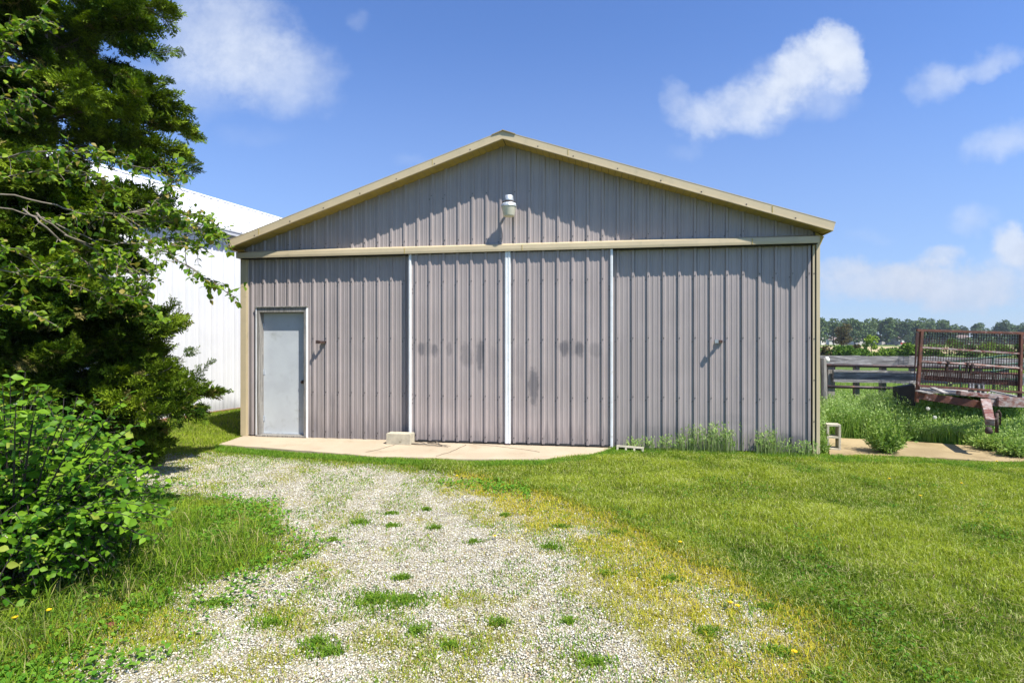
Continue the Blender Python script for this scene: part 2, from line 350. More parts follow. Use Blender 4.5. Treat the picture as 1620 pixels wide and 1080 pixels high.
stone = g.mix(g.smooth(g.m('MULTIPLY', vo.outputs['Distance'], 1.0), .35, .62, 0, .6), stone, (.18, .15, .09))
nA = g.noise(ob, 1.1, 6, .65); nB = g.noise(ob, 9, 6, .7); nC = g.noise(ob, 45, 4, .7)
sandy = g.mix(g.smooth(nB, .35, .65), (.42, .32, .16), (.32, .24, .09))
moss = g.mix(g.smooth(nC, .3, .7), (.36, .31, .045), (.18, .21, .03))
road = g.mix(g.smooth(nA, .56, .72, 0, .75), stone, sandy)
road = g.mix(g.m('MULTIPLY', ch[1], g.smooth(nB, .30, .62)), road, moss)
lawn = g.mix(g.smooth(nB, .3, .7), (.05, .075, .012), (.12, .12, .03)); lawn = g.mix(g.smooth(nC, .5, .8, 0, .6), lawn, (.19, .16, .08))
farg = g.mix(g.smooth(g.noise(ob, .05, 5, .6), .35, .65), (.10, .15, .03), (.16, .19, .05))
colr = g.mix(ch[2], farg, g.mix(ch[0], lawn, road))
g.put(b.inputs['Base Color'], colr); b.inputs['Roughness'].default_value = .95; b.inputs['Specular IOR Level'].default_value = .15
bp = g.n.new('ShaderNodeBump'); bp.inputs['Strength'].default_value = .9; bp.inputs['Distance'].default_value = .012
hh = g.m('ADD', g.m('SUBTRACT', 1.0, g.m('MULTIPLY', vo.outputs['Distance'], 1.4)), g.m('MULTIPLY', nC, .6)); g.l.new(hh, bp.inputs['Height']); g.l.new(bp.outputs[0], b.inputs['Normal'])
gcol = np.stack([gm.ravel(), cov.ravel(), near.ravel()], 1)
tag(mesh_np('ground', np.stack([XX.ravel(), YY.ravel(), ZZ.ravel()], 1), np.full(len(q), 4), q.ravel(), M['ground'], None, gcol, True), kind='structure')

# tan field far right, beyond the hedge
fm = mat('bare_field_soil', (.42, .33, .17), (.36, .29, .14), .05, .95)
mb = MB(); mb.face([(Gd(x, y)[0], Gd(x, y)[1], .02) for x, y in ((1180, 559), (1900, 559), (1560, 548.2), (1200, 548.2))])
tag(mb.build('field', fm), kind='structure')

def slab(name, poly, z, material, thick=.12, inner=None):
    mb = MB(); n = len(poly); mb.v = [(x, y, z-thick) for x, y in poly]+[(x, y, z) for x, y in poly]
    mb.f = [list(range(n, 2*n))]+[[i, (i+1) % n, (i+1) % n+n, i+n] for i in range(n)]; mb.m = [0]*(n+1)
    return mb.build(name, material, bevel=.008)
def rough_poly(poly, amp, seed, step=.12):
    out = []
    for i in range(len(poly)):
        a = Vector(poly[i]); b_ = Vector(poly[(i+1) % len(poly)]); k = max(1, int((b_-a).length/step))
        for j in range(k):
            p = a.lerp(b_, j/k); t = len(out)*.7
            out.append((p.x+amp*(float(vnoise(t, seed))-.5), p.y+amp*(float(vnoise(t, seed+9))-.5)))
    return out
apron = slab('concrete_apron', rough_poly(SLABW[::-1], .03, 3), 0.0, M['slab'])
tag(apron, kind='structure')
crk = mat('crack_dark', (.07, .055, .035), None, rough=1)
for pts in ([(738, 703), (722, 711), (705, 717), (688, 722)], [(748, 702), (790, 706), (830, 711), (860, 716)], [(625, 703), (600, 711), (575, 716)]):
    mb = MB(); W = []
    for i in range(len(pts)-1):
        for k in range(6):
            t = k/6; x = pts[i][0]*(1-t)+pts[i+1][0]*t; y = pts[i][1]*(1-t)+pts[i+1][1]*t; a = Gd(x, y); W.append((a[0]+random.uniform(-.012, .012), a[1]+random.uniform(-.012, .012)))
    for a, b_ in zip(W, W[1:]):
        t = Vector((b_[0]-a[0], b_[1]-a[1])).normalized(); nrm = Vector((-t.y, t.x))*.006
        mb.face([(a[0]-nrm.x, a[1]-nrm.y, .003), (b_[0]-nrm.x, b_[1]-nrm.y, .003), (b_[0]+nrm.x, b_[1]+nrm.y, .003), (a[0]+nrm.x, a[1]+nrm.y, .003)])
    mb.build('crack', crk, apron)
tag(slab('concrete_pad', rough_poly(PADW[::-1], .05, 5), -.012, M['pad']), kind='structure')

# ------------------------------------------------------------------ machine shed
def fs(x, p=0.0):
    t = (x-810)/F; return (t*ZL-XL+p*sth-t*p*cth)/(cth+t*sth)
def fz(s, p, y): return CAMH+(540-y)/F*(ZL-s*sth-p*cth)
BW, BL, SL = 9.14, 12.2, .333                # width, length, roof slope
RID = BW/2; OV = .30; SOFZ = 4.73            # soffit height at the ridge
def roofz(s): return SOFZ-abs(s-RID)*SL
PHASE, PITCH = .145, .2286
shed = thing('machine_shed', 'tan-trimmed grey ribbed metal shed with gable roof and two sliding doors facing the gravel drive', 'shed', (XL, ZL, 0), -th)
# local frame: x along facade, y into the building, z up; outward is -y
def ribs(s0, s1, phase=PHASE, pitch=PITCH, h=.024, minor=.0045):
    pts = {}
    n0 = int((s0-phase)/pitch)-1
    prof = []
    for n in range(n0, int((s1-phase)/pitch)+2):
        c = phase+n*pitch
        prof += [(c-.022, 0), (c-.017, h), (c+.015, h), (c+.030, 0)]
        for k in (1, 2): m_ = c+pitch*(k/3); prof += [(m_-.013, 0), (m_-.008, minor), (m_+.008, minor), (m_+.015, 0)]
    prof.sort()
    def dep(s):
        for (a, da), (b_, db) in zip(prof, prof[1:]):
            if a <= s <= b_: return da+(db-da)*(s-a)/max(b_-a, 1e-9)
        return 0
    out = [(s0, dep(s0))]+[p for p in prof if s0 < p[0] < s1]+[(s1, dep(s1))]
    return out
def panel(mb, s0, s1, z0, z1, y=0.0, **kw):
    """z0/z1 numbers or functions of s"""
    pr = ribs(s0, s1, **kw); f0 = z0 if callable(z0) else (lambda s: z0); f1 = z1 if callable(z1) else (lambda s: z1)
    if callable(z1): pr = sorted(set(pr+[(RID, 0)])) if s0 < RID < s1 else pr
    for (a, da), (b_, db) in zip(pr, pr[1:]):
        mb.face([(a, y-da, f0(a)), (b_, y-db, f0(b_)), (b_, y-db, f1(b_)), (a, y-da, f1(a))])
def screws(mb, s0, s1, zs, y=0.0, mi=1):
    n = 0
    for z in zs:
        k = int((s0-PHASE)/PITCH)
        while PHASE+k*PITCH < s1:
            s = PHASE+k*PITCH
            for ds, dz in ((-.038, 0), (.0, .055)):
                if s0+.01 < s+ds < s1-.01:
                    x = s+ds+random.uniform(-.003, .003); zz = z+dz+random.uniform(-.004, .004); yy = y-(.024 if ds == 0 else 0)
                    mb.box(x-.006, x+.006, yy-.006, yy+.002, zz-.006, zz+.006, mi)
            k += 1
WALLM = panel_mat('faded_taupe_steel', (.330, .286, .272), (.292, .254, .243), [(1.62, .62, .05, .18, .22), (7.9, .45, .5, .12, .12), (8.8, .12, .3, .2, .4), (7.0, .25, .5, .10, .12)])
DOORM = panel_mat('faded_taupe_door_steel', (.350, .299, .283), (.310, .265, .251),
    [(3.30, 1.49, .22, .13, .22), (3.20, 1.50, .06, .13, .38), (3.42, 1.48, .06, .13, .35), (3.66, 1.50, .06, .14, .35), (3.95, 1.42, .13, .25, .35), (4.17, 1.42, .085, .36, .55), (4.80, 1.0, .001, .001, 0), (5.02, .92, .10, .33, .62),
     (5.60, 1.52, .26, .15, .22), (5.50, 1.52, .08, .15, .42), (5.74, 1.50, .08, .17, .48), (5.98, 1.5, .12, .14, .3), (4.4, 1.3, .09, .3, .14), (4.78, 1.3, .12, .3, .12)], grime_z=.35)
HZ0, HZ1 = 3.03, 3.14
dz_top = fz(.7, 0, 486.5); dl, dr = fs(408), fs(487)
mb = MB()
panel(mb, 0.02, dl, .02, HZ0+.05); panel(mb, dl, dr, dz_top, HZ0+.05); panel(mb, dr, BW-.06, .0, HZ0+.05)
screws(mb, .05, BW-.05, (2.56,), 0); screws(mb, dr, BW-.05, (.72, 1.62), 0); screws(mb, dr+.1, BW-.05, (.06,), 0)
for k in range(8, int((BW-.1-PHASE)/PITCH), 4):
    s = PHASE+k*PITCH+.031
    if not fs(640) < s < fs(975): mb.box(s-.002, s+.002, -.004, -.001, .02, HZ0, 1)
mb.build('front_wall', [WALLM, M['screw']], shed)
mb = MB(); panel(mb, 0.02, BW-.02, HZ0+.05, lambda s: roofz(s)+.02); screws(mb, .8, BW-.8, (3.20,), 0)
for k in range(6): screws(mb, RID-1.4+k*.35, RID-1.2+k*.35, (3.93,), 0)
mb.build('gable_wall', [WALLM, M['screw']], shed)
# side and rear walls with the same rib profile
mb = MB()
ez = roofz(0)
for x, o in ((0.0, -1), (BW, 1)):
    pr = ribs(0.0, BL)
    for (a, da), (b_, db) in zip(pr, pr[1:]): mb.face([(x+o*da, a, 0), (x+o*db, b_, 0), (x+o*db, b_, ez), (x+o*da, a, ez)])
mb.build('side_wall', WALLM, shed)
mb = MB(); mb.face([(0, BL, 0), (BW, BL, 0), (BW, BL, ez), (RID, BL, SOFZ), (0, BL, ez)]); mb.build('rear_wall', WALLM, shed)
mb = MB(); mb.box(.05, BW-.05, .12, BL-.1, -.06, -.01); mb.build('floor', M['dark'], shed)
# roof
E = OV; RT = .125
roof = MB()
EE = {-1: .05, 1: .13}
for sg in (-1, 1):
    E = EE[sg]; a = RID; e = RID+sg*(RID+E)
    p = [(a, -OV+.02, SOFZ+RT), (e, -OV+.02, roofz(e)+RT), (e, BL+OV, roofz(e)+RT), (a, BL+OV, SOFZ+RT)]
    p = [(x, y, z-.012) for x, y, z in p]; roof.face(p if sg > 0 else p[::-1]); roof.face([(x, y, z-.02) for x, y, z in p])
ro = roof.build('roof', M['roofb'], shed)
mb = MB()
for sg in (-1, 1):
    k0 = 0.0
    for j in range(3):
        for i in range(int((BL+2*OV)/.33)):
            y = -OV-.01+i*.33+random.uniform(-.02, .02); wv = .16+random.uniform(-.04, .05)
            if j == 0:
                p = [(RID, y, SOFZ+RT+.006+random.uniform(0, .006)), (RID+sg*wv*1.1, y+.01, SOFZ+RT+.008-wv*1.1*SL), (RID+sg*wv*1.1, y+.34, SOFZ+RT+.006-wv*1.1*SL), (RID, y+.34, SOFZ+RT+.006)]
                mb.face(p); mb.face([(a, b_, c-.012) for a, b_, c in p][::-1]); mb.face([p[0], p[1], (p[1][0], p[1][1], p[1][2]-.012), (p[0][0], p[0][1], p[0][2]-.012)])
mb.build('ridge_cap', M['shingle'], ro)
# fascias (sloped board with a drip lip), soffits with boards
for sg in (-1, 1):
    E = EE[sg]; mb = MB(); e = RID+sg*(RID+E); y0 = -OV
    def fb(s): return roofz(s)
    a = (RID, fb(RID)); c = (e, fb(e))
    th_ = .125
    tipx = e+sg*.035
    quad = [(a[0], y0, a[1]), (c[0], y0, c[1]), (tipx, y0, c[1]+th_), (a[0], y0, a[1]+th_)]
    if sg < 0: quad = quad[::-1]
    mb.face(quad); back = [(x, y0+.028, z) for x, y, z in quad][::-1]; mb.face(back)
    n = 4
    for i in range(4):
        j = (i+1) % 4; mb.face([quad[i], (quad[i][0], y0+.028, quad[i][2]), (quad[j][0], y0+.028, quad[j][2]), quad[j]])
    # drip lip at bottom and top crease
    mb.beam((a[0]+sg*.004, y0-.004, a[1]+.008), (c[0], y0-.004, c[1]+.008), .012, .014)
    mb.beam((a[0]+sg*.004, y0-.0, a[1]+th_-.004), (tipx, y0-.0, c[1]+th_-.004), .006, .008)
    for s in np.arange(.5, RID+E-.1, .61):
        x = RID+sg*(s+random.uniform(-.05, .05)); z = fb(x)+.035; mb.box(x-.008, x+.008, y0-.007, y0, z-.008, z+.008, 1)
    for s in ((1.0, 3.9) if sg > 0 else (1.12, 4.1)):    # lap seams
        x = RID+sg*s; z = fb(x); mb.beam((x, y0-.003, z+.006), (x-sg*.0, y0-.003, z+th_-.006), .006, .008, up=(1, 0, 0), mi=2)
    mb.build('fascia', [M['tan'], M['screw'], M['soffit']], shed)
    mb = MB()
    s = 0.0
    while s < RID+E-.02:
        s2 = min(s+.10, RID+E-.02); x0 = RID+sg*(s+.006); x1 = RID+sg*s2
        mb.face([(x0, -OV+.03, roofz(x0)+.006), (x1, -OV+.03, roofz(x1)+.006), (x1, 0.0, roofz(x1)+.006), (x0, 0.0, roofz(x0)+.006)])
        xm = RID+sg*s; mb.face([(xm, -OV+.03, roofz(xm)+.016), (x0, -OV+.03, roofz(x0)+.016), (x0, 0, roofz(x0)+.016), (xm, 0, roofz(xm)+.016)], 1); s = s2
    mb.build('soffit', [M['soffit'], M['dark']], shed)
    # eave box along the side: level soffit and eave fascia
    ex = 0 if sg < 0 else BW; ox = e
    mb = MB(); zt = roofz(ox); zb = zt-.03
    mb.face([(ex, -.02, zb), (ox, -.02, zb), (ox, BL, zb), (ex, BL, zb)])
    mb.face([(ex, -.02, zb-.16), (ex+sg*.05, -.02, zb-.16), (ox-sg*.01, -.02, zb+.005), (ex, -.02, roofz(ex))])
    mb.box(min(ox-sg*.02, ox), max(ox-sg*.02, ox), -OV+.035, BL, zt+.0, zt+.10)
    mb.build('eave_trim', M['soffit'], shed)
    if sg < 0:
        mb = MB(); mb.v = [(ox-.02, -OV+.04, zt+.09), (ox-.11, -OV+.05, zt+.0), (ox-.02, -OV+.06, zt-.05), (ox+.20, -OV+.08, zt-.05), (ox-.02, .3, zt+.09), (ox-.11, .3, zt+.0), (ox-.02, .3, zt-.05), (ox+.20, .3, zt-.05)]
        mb.f = [[0, 1, 5, 4], [1, 2, 6, 5], [2, 3, 7, 6]]; mb.m = [0, 0, 0]; mb.build('gutter_end', M['soffit'], shed)
# track cover: box with sloping top, projecting .16
mb = MB(); hp = .16; a, b_ = -.045, BW+.0
pr = [(0.0, HZ1+.035), (-hp*.55, HZ1+.01), (-hp, HZ1-.015), (-hp-.004, HZ0+.035), (-hp, HZ0), (-hp+.02, HZ0)]
for (y0, z0), (y1, z1) in zip(pr, pr[1:]): mb.face([(a, y1, z1), (b_, y1, z1), (b_, y0, z0), (a, y0, z0)])
for x in (a, b_): mb.face([(x, y, z) for y, z in pr]+[(x, 0, HZ0)])
for x in (fs(640, hp), fs(826, hp), fs(1190, hp)):
    mb.box(x-.004, x+.004, -hp-.008, -hp, HZ0+.004, HZ1-.018, 1)
mb.build('track_cover', [M['tan'], M['soffit']], shed)
mb = MB(); mb.box(0, BW, -.10, -.012, HZ0-.01, HZ0+.05); mb.build('door_track', M['dark'], shed)
# corner trims
mb = MB(); mb.box(-.055, .055, -.036, .10, .0, HZ0+.10); mb.box(.055, .075, -.026, -.0, .0, HZ0); mb.build('corner_trim', M['tan'], shed, bevel=.004)
mb = MB(); r0, r1 = fs(1287, .03), BW+.055
mb.box(r0+.035, r1, -.045, .10, -.05, HZ0+.12); mb.box(r0-.01, r0+.020, -.030, 0, -.05, HZ0); mb.box(r0+.020, r0+.035, -.014, 0, -.05, HZ0, 1)
for z in (.45, 1.05, 1.65, 2.6): mb.box(r0+.0, r0+.014, -.034, -.030, z, z+.014, 1)
mb.build('corner_trim', [M['tan'], M['dark']], shed, bevel=.004)
# sliding doors
DP = .11
def sdoor(x0, x1, side):
    d0, d1 = fs(x0, DP), fs(x1, DP); zb = .028
    mb = MB(); panel(mb, d0+.03, d1-.03, zb, HZ0-.004, -DP+.02)
    mb.box(d0+.03, d1-.03, -DP+.024, -DP+.06, zb, HZ0-.004)
    screws(mb, d0+.05, d1-.05, (.06, .70, 1.60, 2.52), -DP+.02)
    for z in (.62, .68, .76, 1.5, 1.56, 1.68, 2.4, 2.46): 
        xx = (d0+.055) if side < 0 else (d1-.055); mb.box(xx-.005, xx+.005, -DP+.012, -DP+.022, z, z+.01, 1)
    do = mb.build('sliding_door', [DOORM, M['screw']], shed)
    for a, c in ((d0, d0+.038 if side < 0 else d0+.042), (d1-(.042 if side < 0 else .036), d1)):
        mb = MB(); mb.box(a, c, -DP-.012, -DP+.062, zb-.012, HZ0-.004); mb.box(a+.014, a+.022, -DP-.017, -DP-.012, zb, HZ0-.004); mb.build('edge_trim', M['white'], do, bevel=.003)
    mb = MB(); mb.box(d0+.05, d1-.05, -DP+.010, -DP+.055, zb-.012, zb+.012); mb.build('bottom_rail', M['dark'], do)
    return do
sdoor(647, 803.2, -1); sdoor(803.4, 969.5, 1)
mb = MB(); s = fs(803, DP); mb.box(s-.04, s+.045, -DP-.02, -DP+.06, .0, .022); mb.build('floor_guide', M['iron'], shed)
# entry door
REC = .105
wl, wr = fs(417)-.055, dr-.055; dt = fz(.7, 0, 494)
mb = MB()
mb.box(dl, wl, -.035, REC+.03, 0.03, dt); mb.box(wr, dr-.012, -.035, REC+.03, .03, dt); mb.box(dl, dr-.012, -.035, REC+.03, dt, dz_top)
mb.box(dl-.03, dr+.012, -.055, -.01, dz_top, dz_top+.022); mb.box(dl, dr, -.06, REC, .0, .03)
fr = mb.build('door_frame', M['oldwoodv'], shed, bevel=.003)
mb = MB(); mb.box(dl-.014, dl-.002, -.042, 0, .0, dz_top); mb.box(dr-.011, dr+.002, -.042, 0, .0, dz_top); mb.build('frame_trim', M['white'], fr)
mb = MB(); mb.box(wl, wr, REC-.02, REC+.02, .045, dt-.004); ed = mb.build('entry_door', M['door'], shed, bevel=.002)
mb = MB(); mb.box(wl-.0, wr, REC-.04, REC+.01, .03, .046); mb.build('threshold', M['steel'], ed)
for hz_ in (.25, 1.05, 1.85):
    mb = MB(); mb.box(wl+.002, wl+.03, REC-.026, REC-.019, hz_, hz_+.09); mb.tube([(wl+.006, REC-.03, hz_), (wl+.006, REC-.03, hz_+.09)], .007, 8); mb.build('hinge', M['steel'], ed)
mb = MB(); kx, kz = wr-.075, .93
def along_y(prof, cx, cy, cz, n=16):
    b = len(mb.v)
    for r, t in prof:
        for k in range(n): a = 2*math.pi*k/n; mb.v.append((cx+r*math.cos(a), cy-t, cz+r*math.sin(a)))
    for i in range(len(prof)-1):
        for k in range(n): mb.f.append([b+i*n+k, b+i*n+(k+1) % n, b+(i+1)*n+(k+1) % n, b+(i+1)*n+k]); mb.m.append(0)
    mb.f.append([b+(len(prof)-1)*n+k for k in range(n)]); mb.m.append(0)
along_y([(.032, 0), (.032, .006), (.012, .010), (.012, .03), (.024, .036), (.027, .048), (.022, .058), (.005, .062)], kx, REC-.02, kz)
mb.build('door_knob', M['iron'], ed, smooth=True)
# door stop brackets on the wall
for px, py, fl in ((510, 541, 1), (1133, 540, 0)):
    s = fs(px); z = fz(s, .08, py)
    mb = MB()
    mb.box(s-.005, s+.085, -.035, 0, z-.020, z+.020); mb.beam((s+.065, -.004, z), (s+.01, -.11, z), .022, .040)
    mb.beam((s+.012, -.11, z), (s-.04, -.112, z), .022, .044)
    mb.build('door_stop', M['iron'], shed)
    mb = MB(); mb.box(s-.045, s+.005, -.14, -.118, z-.026, z+.028); mb.box(s-.045, s-.035, -.12, -.09, z-.02, z+.022)
    mb.build('door_stop_pad', M['gal'] if not fl else M['iron'], shed)

# yard light on the gable
lp = .25; ls = fs(805, lp); ll = fz(ls, lp, 343)
yl = thing('yard_light', 'round galvanised yard light with pale lens bolted to the gable above the sliding doors', 'yard light', fac(ls, lp, ll), -th)
mb = MB(); mb.lathe([(.060, 0), (.082, .004), (.088, .02), (.112, .145), (.116, .155)], 28); mb.build('lens', M['lens'], yl, smooth=True)
mb = MB(); mb.lathe([(.119, .148), (.121, .156), (.112, .170), (.100, .205), (.096, .215), (.086, .215)], 28); 
for k in range(28):
    a = 2*math.pi*k/28; mb.beam((.116*math.cos(a), .116*math.sin(a), .163), (.101*math.cos(a), .101*math.sin(a), .207), .005, .006)
mb.build('reflector', M['steel'], yl, smooth=True)
mb = MB(); mb.lathe([(.090, .212), (.104, .216), (.104, .224), (.082, .232)], 24); mb.build('collar', M['iron'], yl, smooth=True)
mb = MB(); mb.lathe([(.078, .228), (.074, .26), (.066, .318), (.060, .326), (.02, .328)], 24); mb.build('cap', M['steel'], yl, smooth=True)
mb = MB(); mb.tube([(0, .06, .27), (0, .15, .27), (0, .225, .24)], .02, 10); mb.box(-.05, .05, .222, .232, .15, .30); mb.build('mounting_arm', M['steel'], yl)

# ------------------------------------------------------------------ white building on the left
wa = math.atan2(.3195, .9476)
wb = thing('white_building', 'long white ribbed metal building with bright white roof behind the shed', 'building', (-6.128, 12.4, 0), -wa)
# local: y runs along the wall away from the camera, x to the right (outward of the visible wall)
Y0, Y1, EZ, HW = -6.5, 18.0, 4.12, 5.0
whm = panel_mat('white_wall_steel', (.68, .69, .71), (.63, .64, .665), [(0, .5, .001, .001, 0)], streak=.06, rough=.4, grime_z=.45)
mb = MB(); pr = ribs(Y0, Y1, phase=.05, pitch=.3048, h=.026, minor=.008)
for (a, da), (b_, db) in zip(pr, pr[1:]): mb.face([(da, a, .10), (db, b_, .10), (db, b_, EZ), (da, a, EZ)])
mb.face([(0, Y0, .1), (-2*HW, Y0, .1), (-2*HW, Y0, EZ), (-HW, Y0, EZ+2.04), (0, Y0, EZ)]); mb.face([(0, Y1, .1), (-2*HW, Y1, .1), (-2*HW, Y1, EZ), (-HW, Y1, EZ+2.04), (0, Y1, EZ)])
mb.face([(-2*HW, Y0, .1), (-2*HW, Y1, .1), (-2*HW, Y1, EZ), (-2*HW, Y0, EZ)])
mb.build('wall', whm, wb)
mb = MB()
pr = ribs(Y0-.2, Y1, phase=.05, pitch=.3048, h=.018, minor=.004); sl_ = 2.04/HW
for (a, da), (b_, db) in zip(pr, pr[1:]): mb.face([(.20, a, EZ-.08+da), (.20, b_, EZ-.08+db), (-HW, b_, EZ+2.08+db), (-HW, a, EZ+2.08+da)])
mb.face([(-2*HW-.2, Y0-.2, EZ-.08), (-HW, Y0-.2, EZ+2.08), (-HW, Y1, EZ+2.08), (-2*HW-.2, Y1, EZ-.08)])
for k in range(int((Y1-Y0)/.3048)):
    for t in (.02, .35, .62): 
        x = .20-t*(HW+.2); z = EZ-.08+t*2.16; y = Y0+.1+k*.3048; mb.box(x-.012, x+.012, y-.01, y+.01, z+.016, z+.03, 1)
rw = mb.build('roof', [M['roofw'], M['screw']], wb)
mb = MB(); mb.box(-HW-.12, -HW+.12, Y0-.2, Y1, EZ+2.07, EZ+2.12); mb.build('ridge_cap', M['roofw'], rw, bevel=.01)
gg = mat('grey_gutter', (.50, .51, .52), (.42, .43, .45), 3, .5)
mb = MB(); mb.box(.10, .21, Y0-.2, Y1, EZ-.19, EZ-.095); mb.box(.0, .10, Y0-.2, Y1, EZ-.16, EZ-.14); mb.box(.195, .225, Y0-.2, Y1, EZ-.115, EZ-.088); mb.build('gutter', gg, wb)
mb = MB(); mb.box(.0, .03, Y0, Y1, -.05, .13); mb.box(-2*HW, 0, Y0, Y1, -.05, .1); mb.build('base_strip', M['redstone'], wb)

# ------------------------------------------------------------------ blocks, stick, rocks
BLK = (Matrix.Rotation(.32, 3, 'Z') @ Matrix(((0, -1, 0), (0, 0, 1), (-1, 0, 0)))).to_euler()
BLK = (Matrix.Rotation(-.30, 3, 'Z') @ Matrix(((0, -1, 0), (0, 0, -1), (1, 0, 0)))).to_euler()
def hollow_block(name, label, loc, rot, L=.40, W=.19, H=.19, cores=2):
    o = thing(name, label, 'concrete block', loc, 0, 'loose hollow concrete blocks'); o.rotation_euler = rot
    mb = MB(); t = .032; n = cores; step = (L-t)/n
    for y in (0, W-t): mb.box(0, L, y, y+t, 0, H)
    for i in range(n+1): mb.box(i*step+.0005, i*step+t-.0005, t, W-t, 0.001, H-.001)
    mb.build('block_body', M['block'], o, bevel=.004); return o
s = fs(608, .5); c0 = fac(fs(611, .36), .36, .0)
mb = MB(); mb.box(0, .40, 0, .19, 0, .165); mb.box(.004, .396, .004, .186, .165, .17)
sb = mb.build('concrete_block', M['block'], bevel=.012); sb.location = c0; sb.rotation_euler = (0, 0, -th-.03)
tag(sb, 'solid tan concrete block standing on the slab below the left sliding door edge', 'concrete block')
p = fac(fs(974, .12), .12, .0)
hollow_block('hollow_block', 'hollow block lying on its side in the grass at the right sliding door', (p[0], p[1], -.115), (math.radians(78), .05, -th), .40, .16, .15, 3)
p = P(1298, 692, 8.35)
hollow_block('hollow_block', 'pale hollow block stood on end beside the shed corner on the stained pad', (P(1322, 700, 8.4).x, 8.35, -.02), Matrix(((0, -1, 0), (0, 0, -1), (1, 0, 0))).to_3x3().to_euler() if False else BLK, .39, .19, .19, 2)
st_ = MB()
for (a, b_, r) in (((655, 698), (700, 702), .012), ((680, 696), (712, 703), .010), ((688, 692), (703, 702), .008), ((660, 695), (684, 700), .007), ((700, 701), (716, 702), .006)):
    pa, pb = Gd(*a), Gd(*b_); v0 = Vector((pa[0], pa[1], .012)); v1 = Vector((pb[0], pb[1], .012)); mid = v0.lerp(v1, .5)+Vector((0, 0, .012))
    v0.y = min(v0.y, 0)+v0.y if False else v0.y
    st_.tube([v0, mid, v1], [r, r*.9, r*.4], 6)
so_ = st_.build('fallen_stick', M['bark']); so_.location = (0, -.25, 0); tag(so_, 'dry grey forked stick lying on the slab under the left sliding door', 'stick')
def rock(name, label, px, py, sz, mt, group=None, seed=0):
    x, y = Gd(px, py, -.03); rr = random.Random(seed); mb = MB(); n = 9
    for zz, k in ((0, 1.0), (.35, 1.05), (.55, .55)):
        for i in range(n): a = 2*math.pi*i/n; r = sz*k*(.75+.4*rr.random()); mb.v.append((r*math.cos(a), r*.6*math.sin(a), zz*sz))
    for j in range(2):
        for i in range(n): mb.f.append([j*n+i, j*n+(i+1) % n, (j+1)*n+(i+1) % n, (j+1)*n+i]); mb.m.append(0)
    mb.f.append([2*n+i for i in range(n)]); mb.m.append(0)
    o = mb.build(name, mt, bevel=.004); o.location = (x, y, float(gz(x, y))-.003); o.rotation_euler = (0, 0, rr.uniform(-.5, .5)); return tag(o, label, 'brick fragment', group)
rock('brick_fragment', 'flat red brick fragment at the gravel edge, left of a smaller one', 374, 808, .055, M['brick'], 'broken red brick pieces by the drive', 1)
rock('brick_fragment', 'small dark red brick fragment right of the flat one on the gravel edge', 415, 807, .040, M['brick'], 'broken red brick pieces by the drive', 2)
rock('brick_fragment', 'reddish brick crumb on gravel between grass patches nearest the drive middle', 446, 870, .028, M['brick'], 'broken red brick pieces by the drive', 3)
rock('brick_fragment', 'half buried brown red brick piece in weeds at lower left', 175, 988, .050, M['brick'], 'broken red brick pieces by the drive', 4)

# ------------------------------------------------------------------ fence on the right
FZ = 10.6
fence = thing('wooden_fence', 'weathered grey plank fence with pipe rails beyond the concrete pad', 'fence', (P(1380, 700, FZ).x, FZ, 0))
fl_ = fence.location
def fp(x, y, Z): return P(x, y, Z)-fl_
def wavy_board(name, x0, x1, y0, y1, Z, t, m_, dx=0.0):
    mb = MB(); n = max(2, int((x1-x0)/14)); rr = random.Random(int(x0+y0))
    top = []; bot = []
    for i in range(n+1):
        x = x0+(x1-x0)*i/n; top.append(fp(x, y0+dx*i/n+rr.uniform(-.5, .5), Z)); bot.append(fp(x, y1+dx*i/n+rr.uniform(-.4, .4), Z))
    for i in range(n):
        a, b_, c, d_ = bot[i], bot[i+1], top[i+1], top[i]; o = Vector((0, t, 0))
        mb.face([a, b_, c, d_]); mb.face([d_+o, c+o, b_+o, a+o]); mb.face([d_, c, c+o, d_+o]); mb.face([b_, a, a+o, b_+o])
    mb.face([bot[0], top[0], top[0]+o, bot[0]+o]); mb.face([bot[-1], top[-1], top[-1]+o, bot[-1]+o][::-1])
    return mb.build(name, m_, fence)
wavy_board('top_plank', 1296, 1452, 562, 577.5, FZ, .045, M['board'], 2)
wavy_board('top_plank', 1453, 1640, 563.5, 578.5, FZ, .045, M['board'], 4)
wavy_board('lower_plank', 1319, 1456, 584.5, 604, FZ-.05, .05, M['board'], 2.5)
wavy_board('lower_plank', 1458, 1640, 588, 606, FZ, .045, M['board'], 4)
mb = MB(); mb.tube([fp(1290, 577.5, FZ-.14), fp(1450, 580, FZ-.14), fp(1640, 583, FZ-.14)], .030, 10); mb.build('pipe_rail', M['pipe'], fence, smooth=True)
mb = MB(); mb.tube([fp(1300, 611, FZ-.14), fp(1455, 615, FZ-.14)], .030, 10); mb.build('pipe_rail', M['pipe'], fence, smooth=True)
for x, y, r, lean in ((1311, 569, .085, .03), (1354.5, 578, .055, 0), (1395, 580, .06, .02), (1443, 563, .055, 0), (1500, 575, .06, .01), (1548, 575, .06, 0), (1588, 566, .065, .0), (1636, 570, .06, 0)):
    mb = MB(); t = fp(x, y, FZ+.10); mb.beam((t.x, t.y, -.1), (t.x+lean, t.y, t.z), r*1.7, r*1.5, up=(0, 1, 0)); mb.build('post', M['oldwoodv'], fence, bevel=.008)
gp = thing('gate_post', 'dark vine-covered gate post with a white cap close to the shed corner', 'post', (P(1303, 600, 9.9).x, 9.9, 0))
mb = MB(); mb.tube([(0, 0, -.1), (.01, 0, .6), (-.01, 0, 1.32)], [.06, .055, .05], 10); mb.build('post_body', M['oldwoodv'], gp)
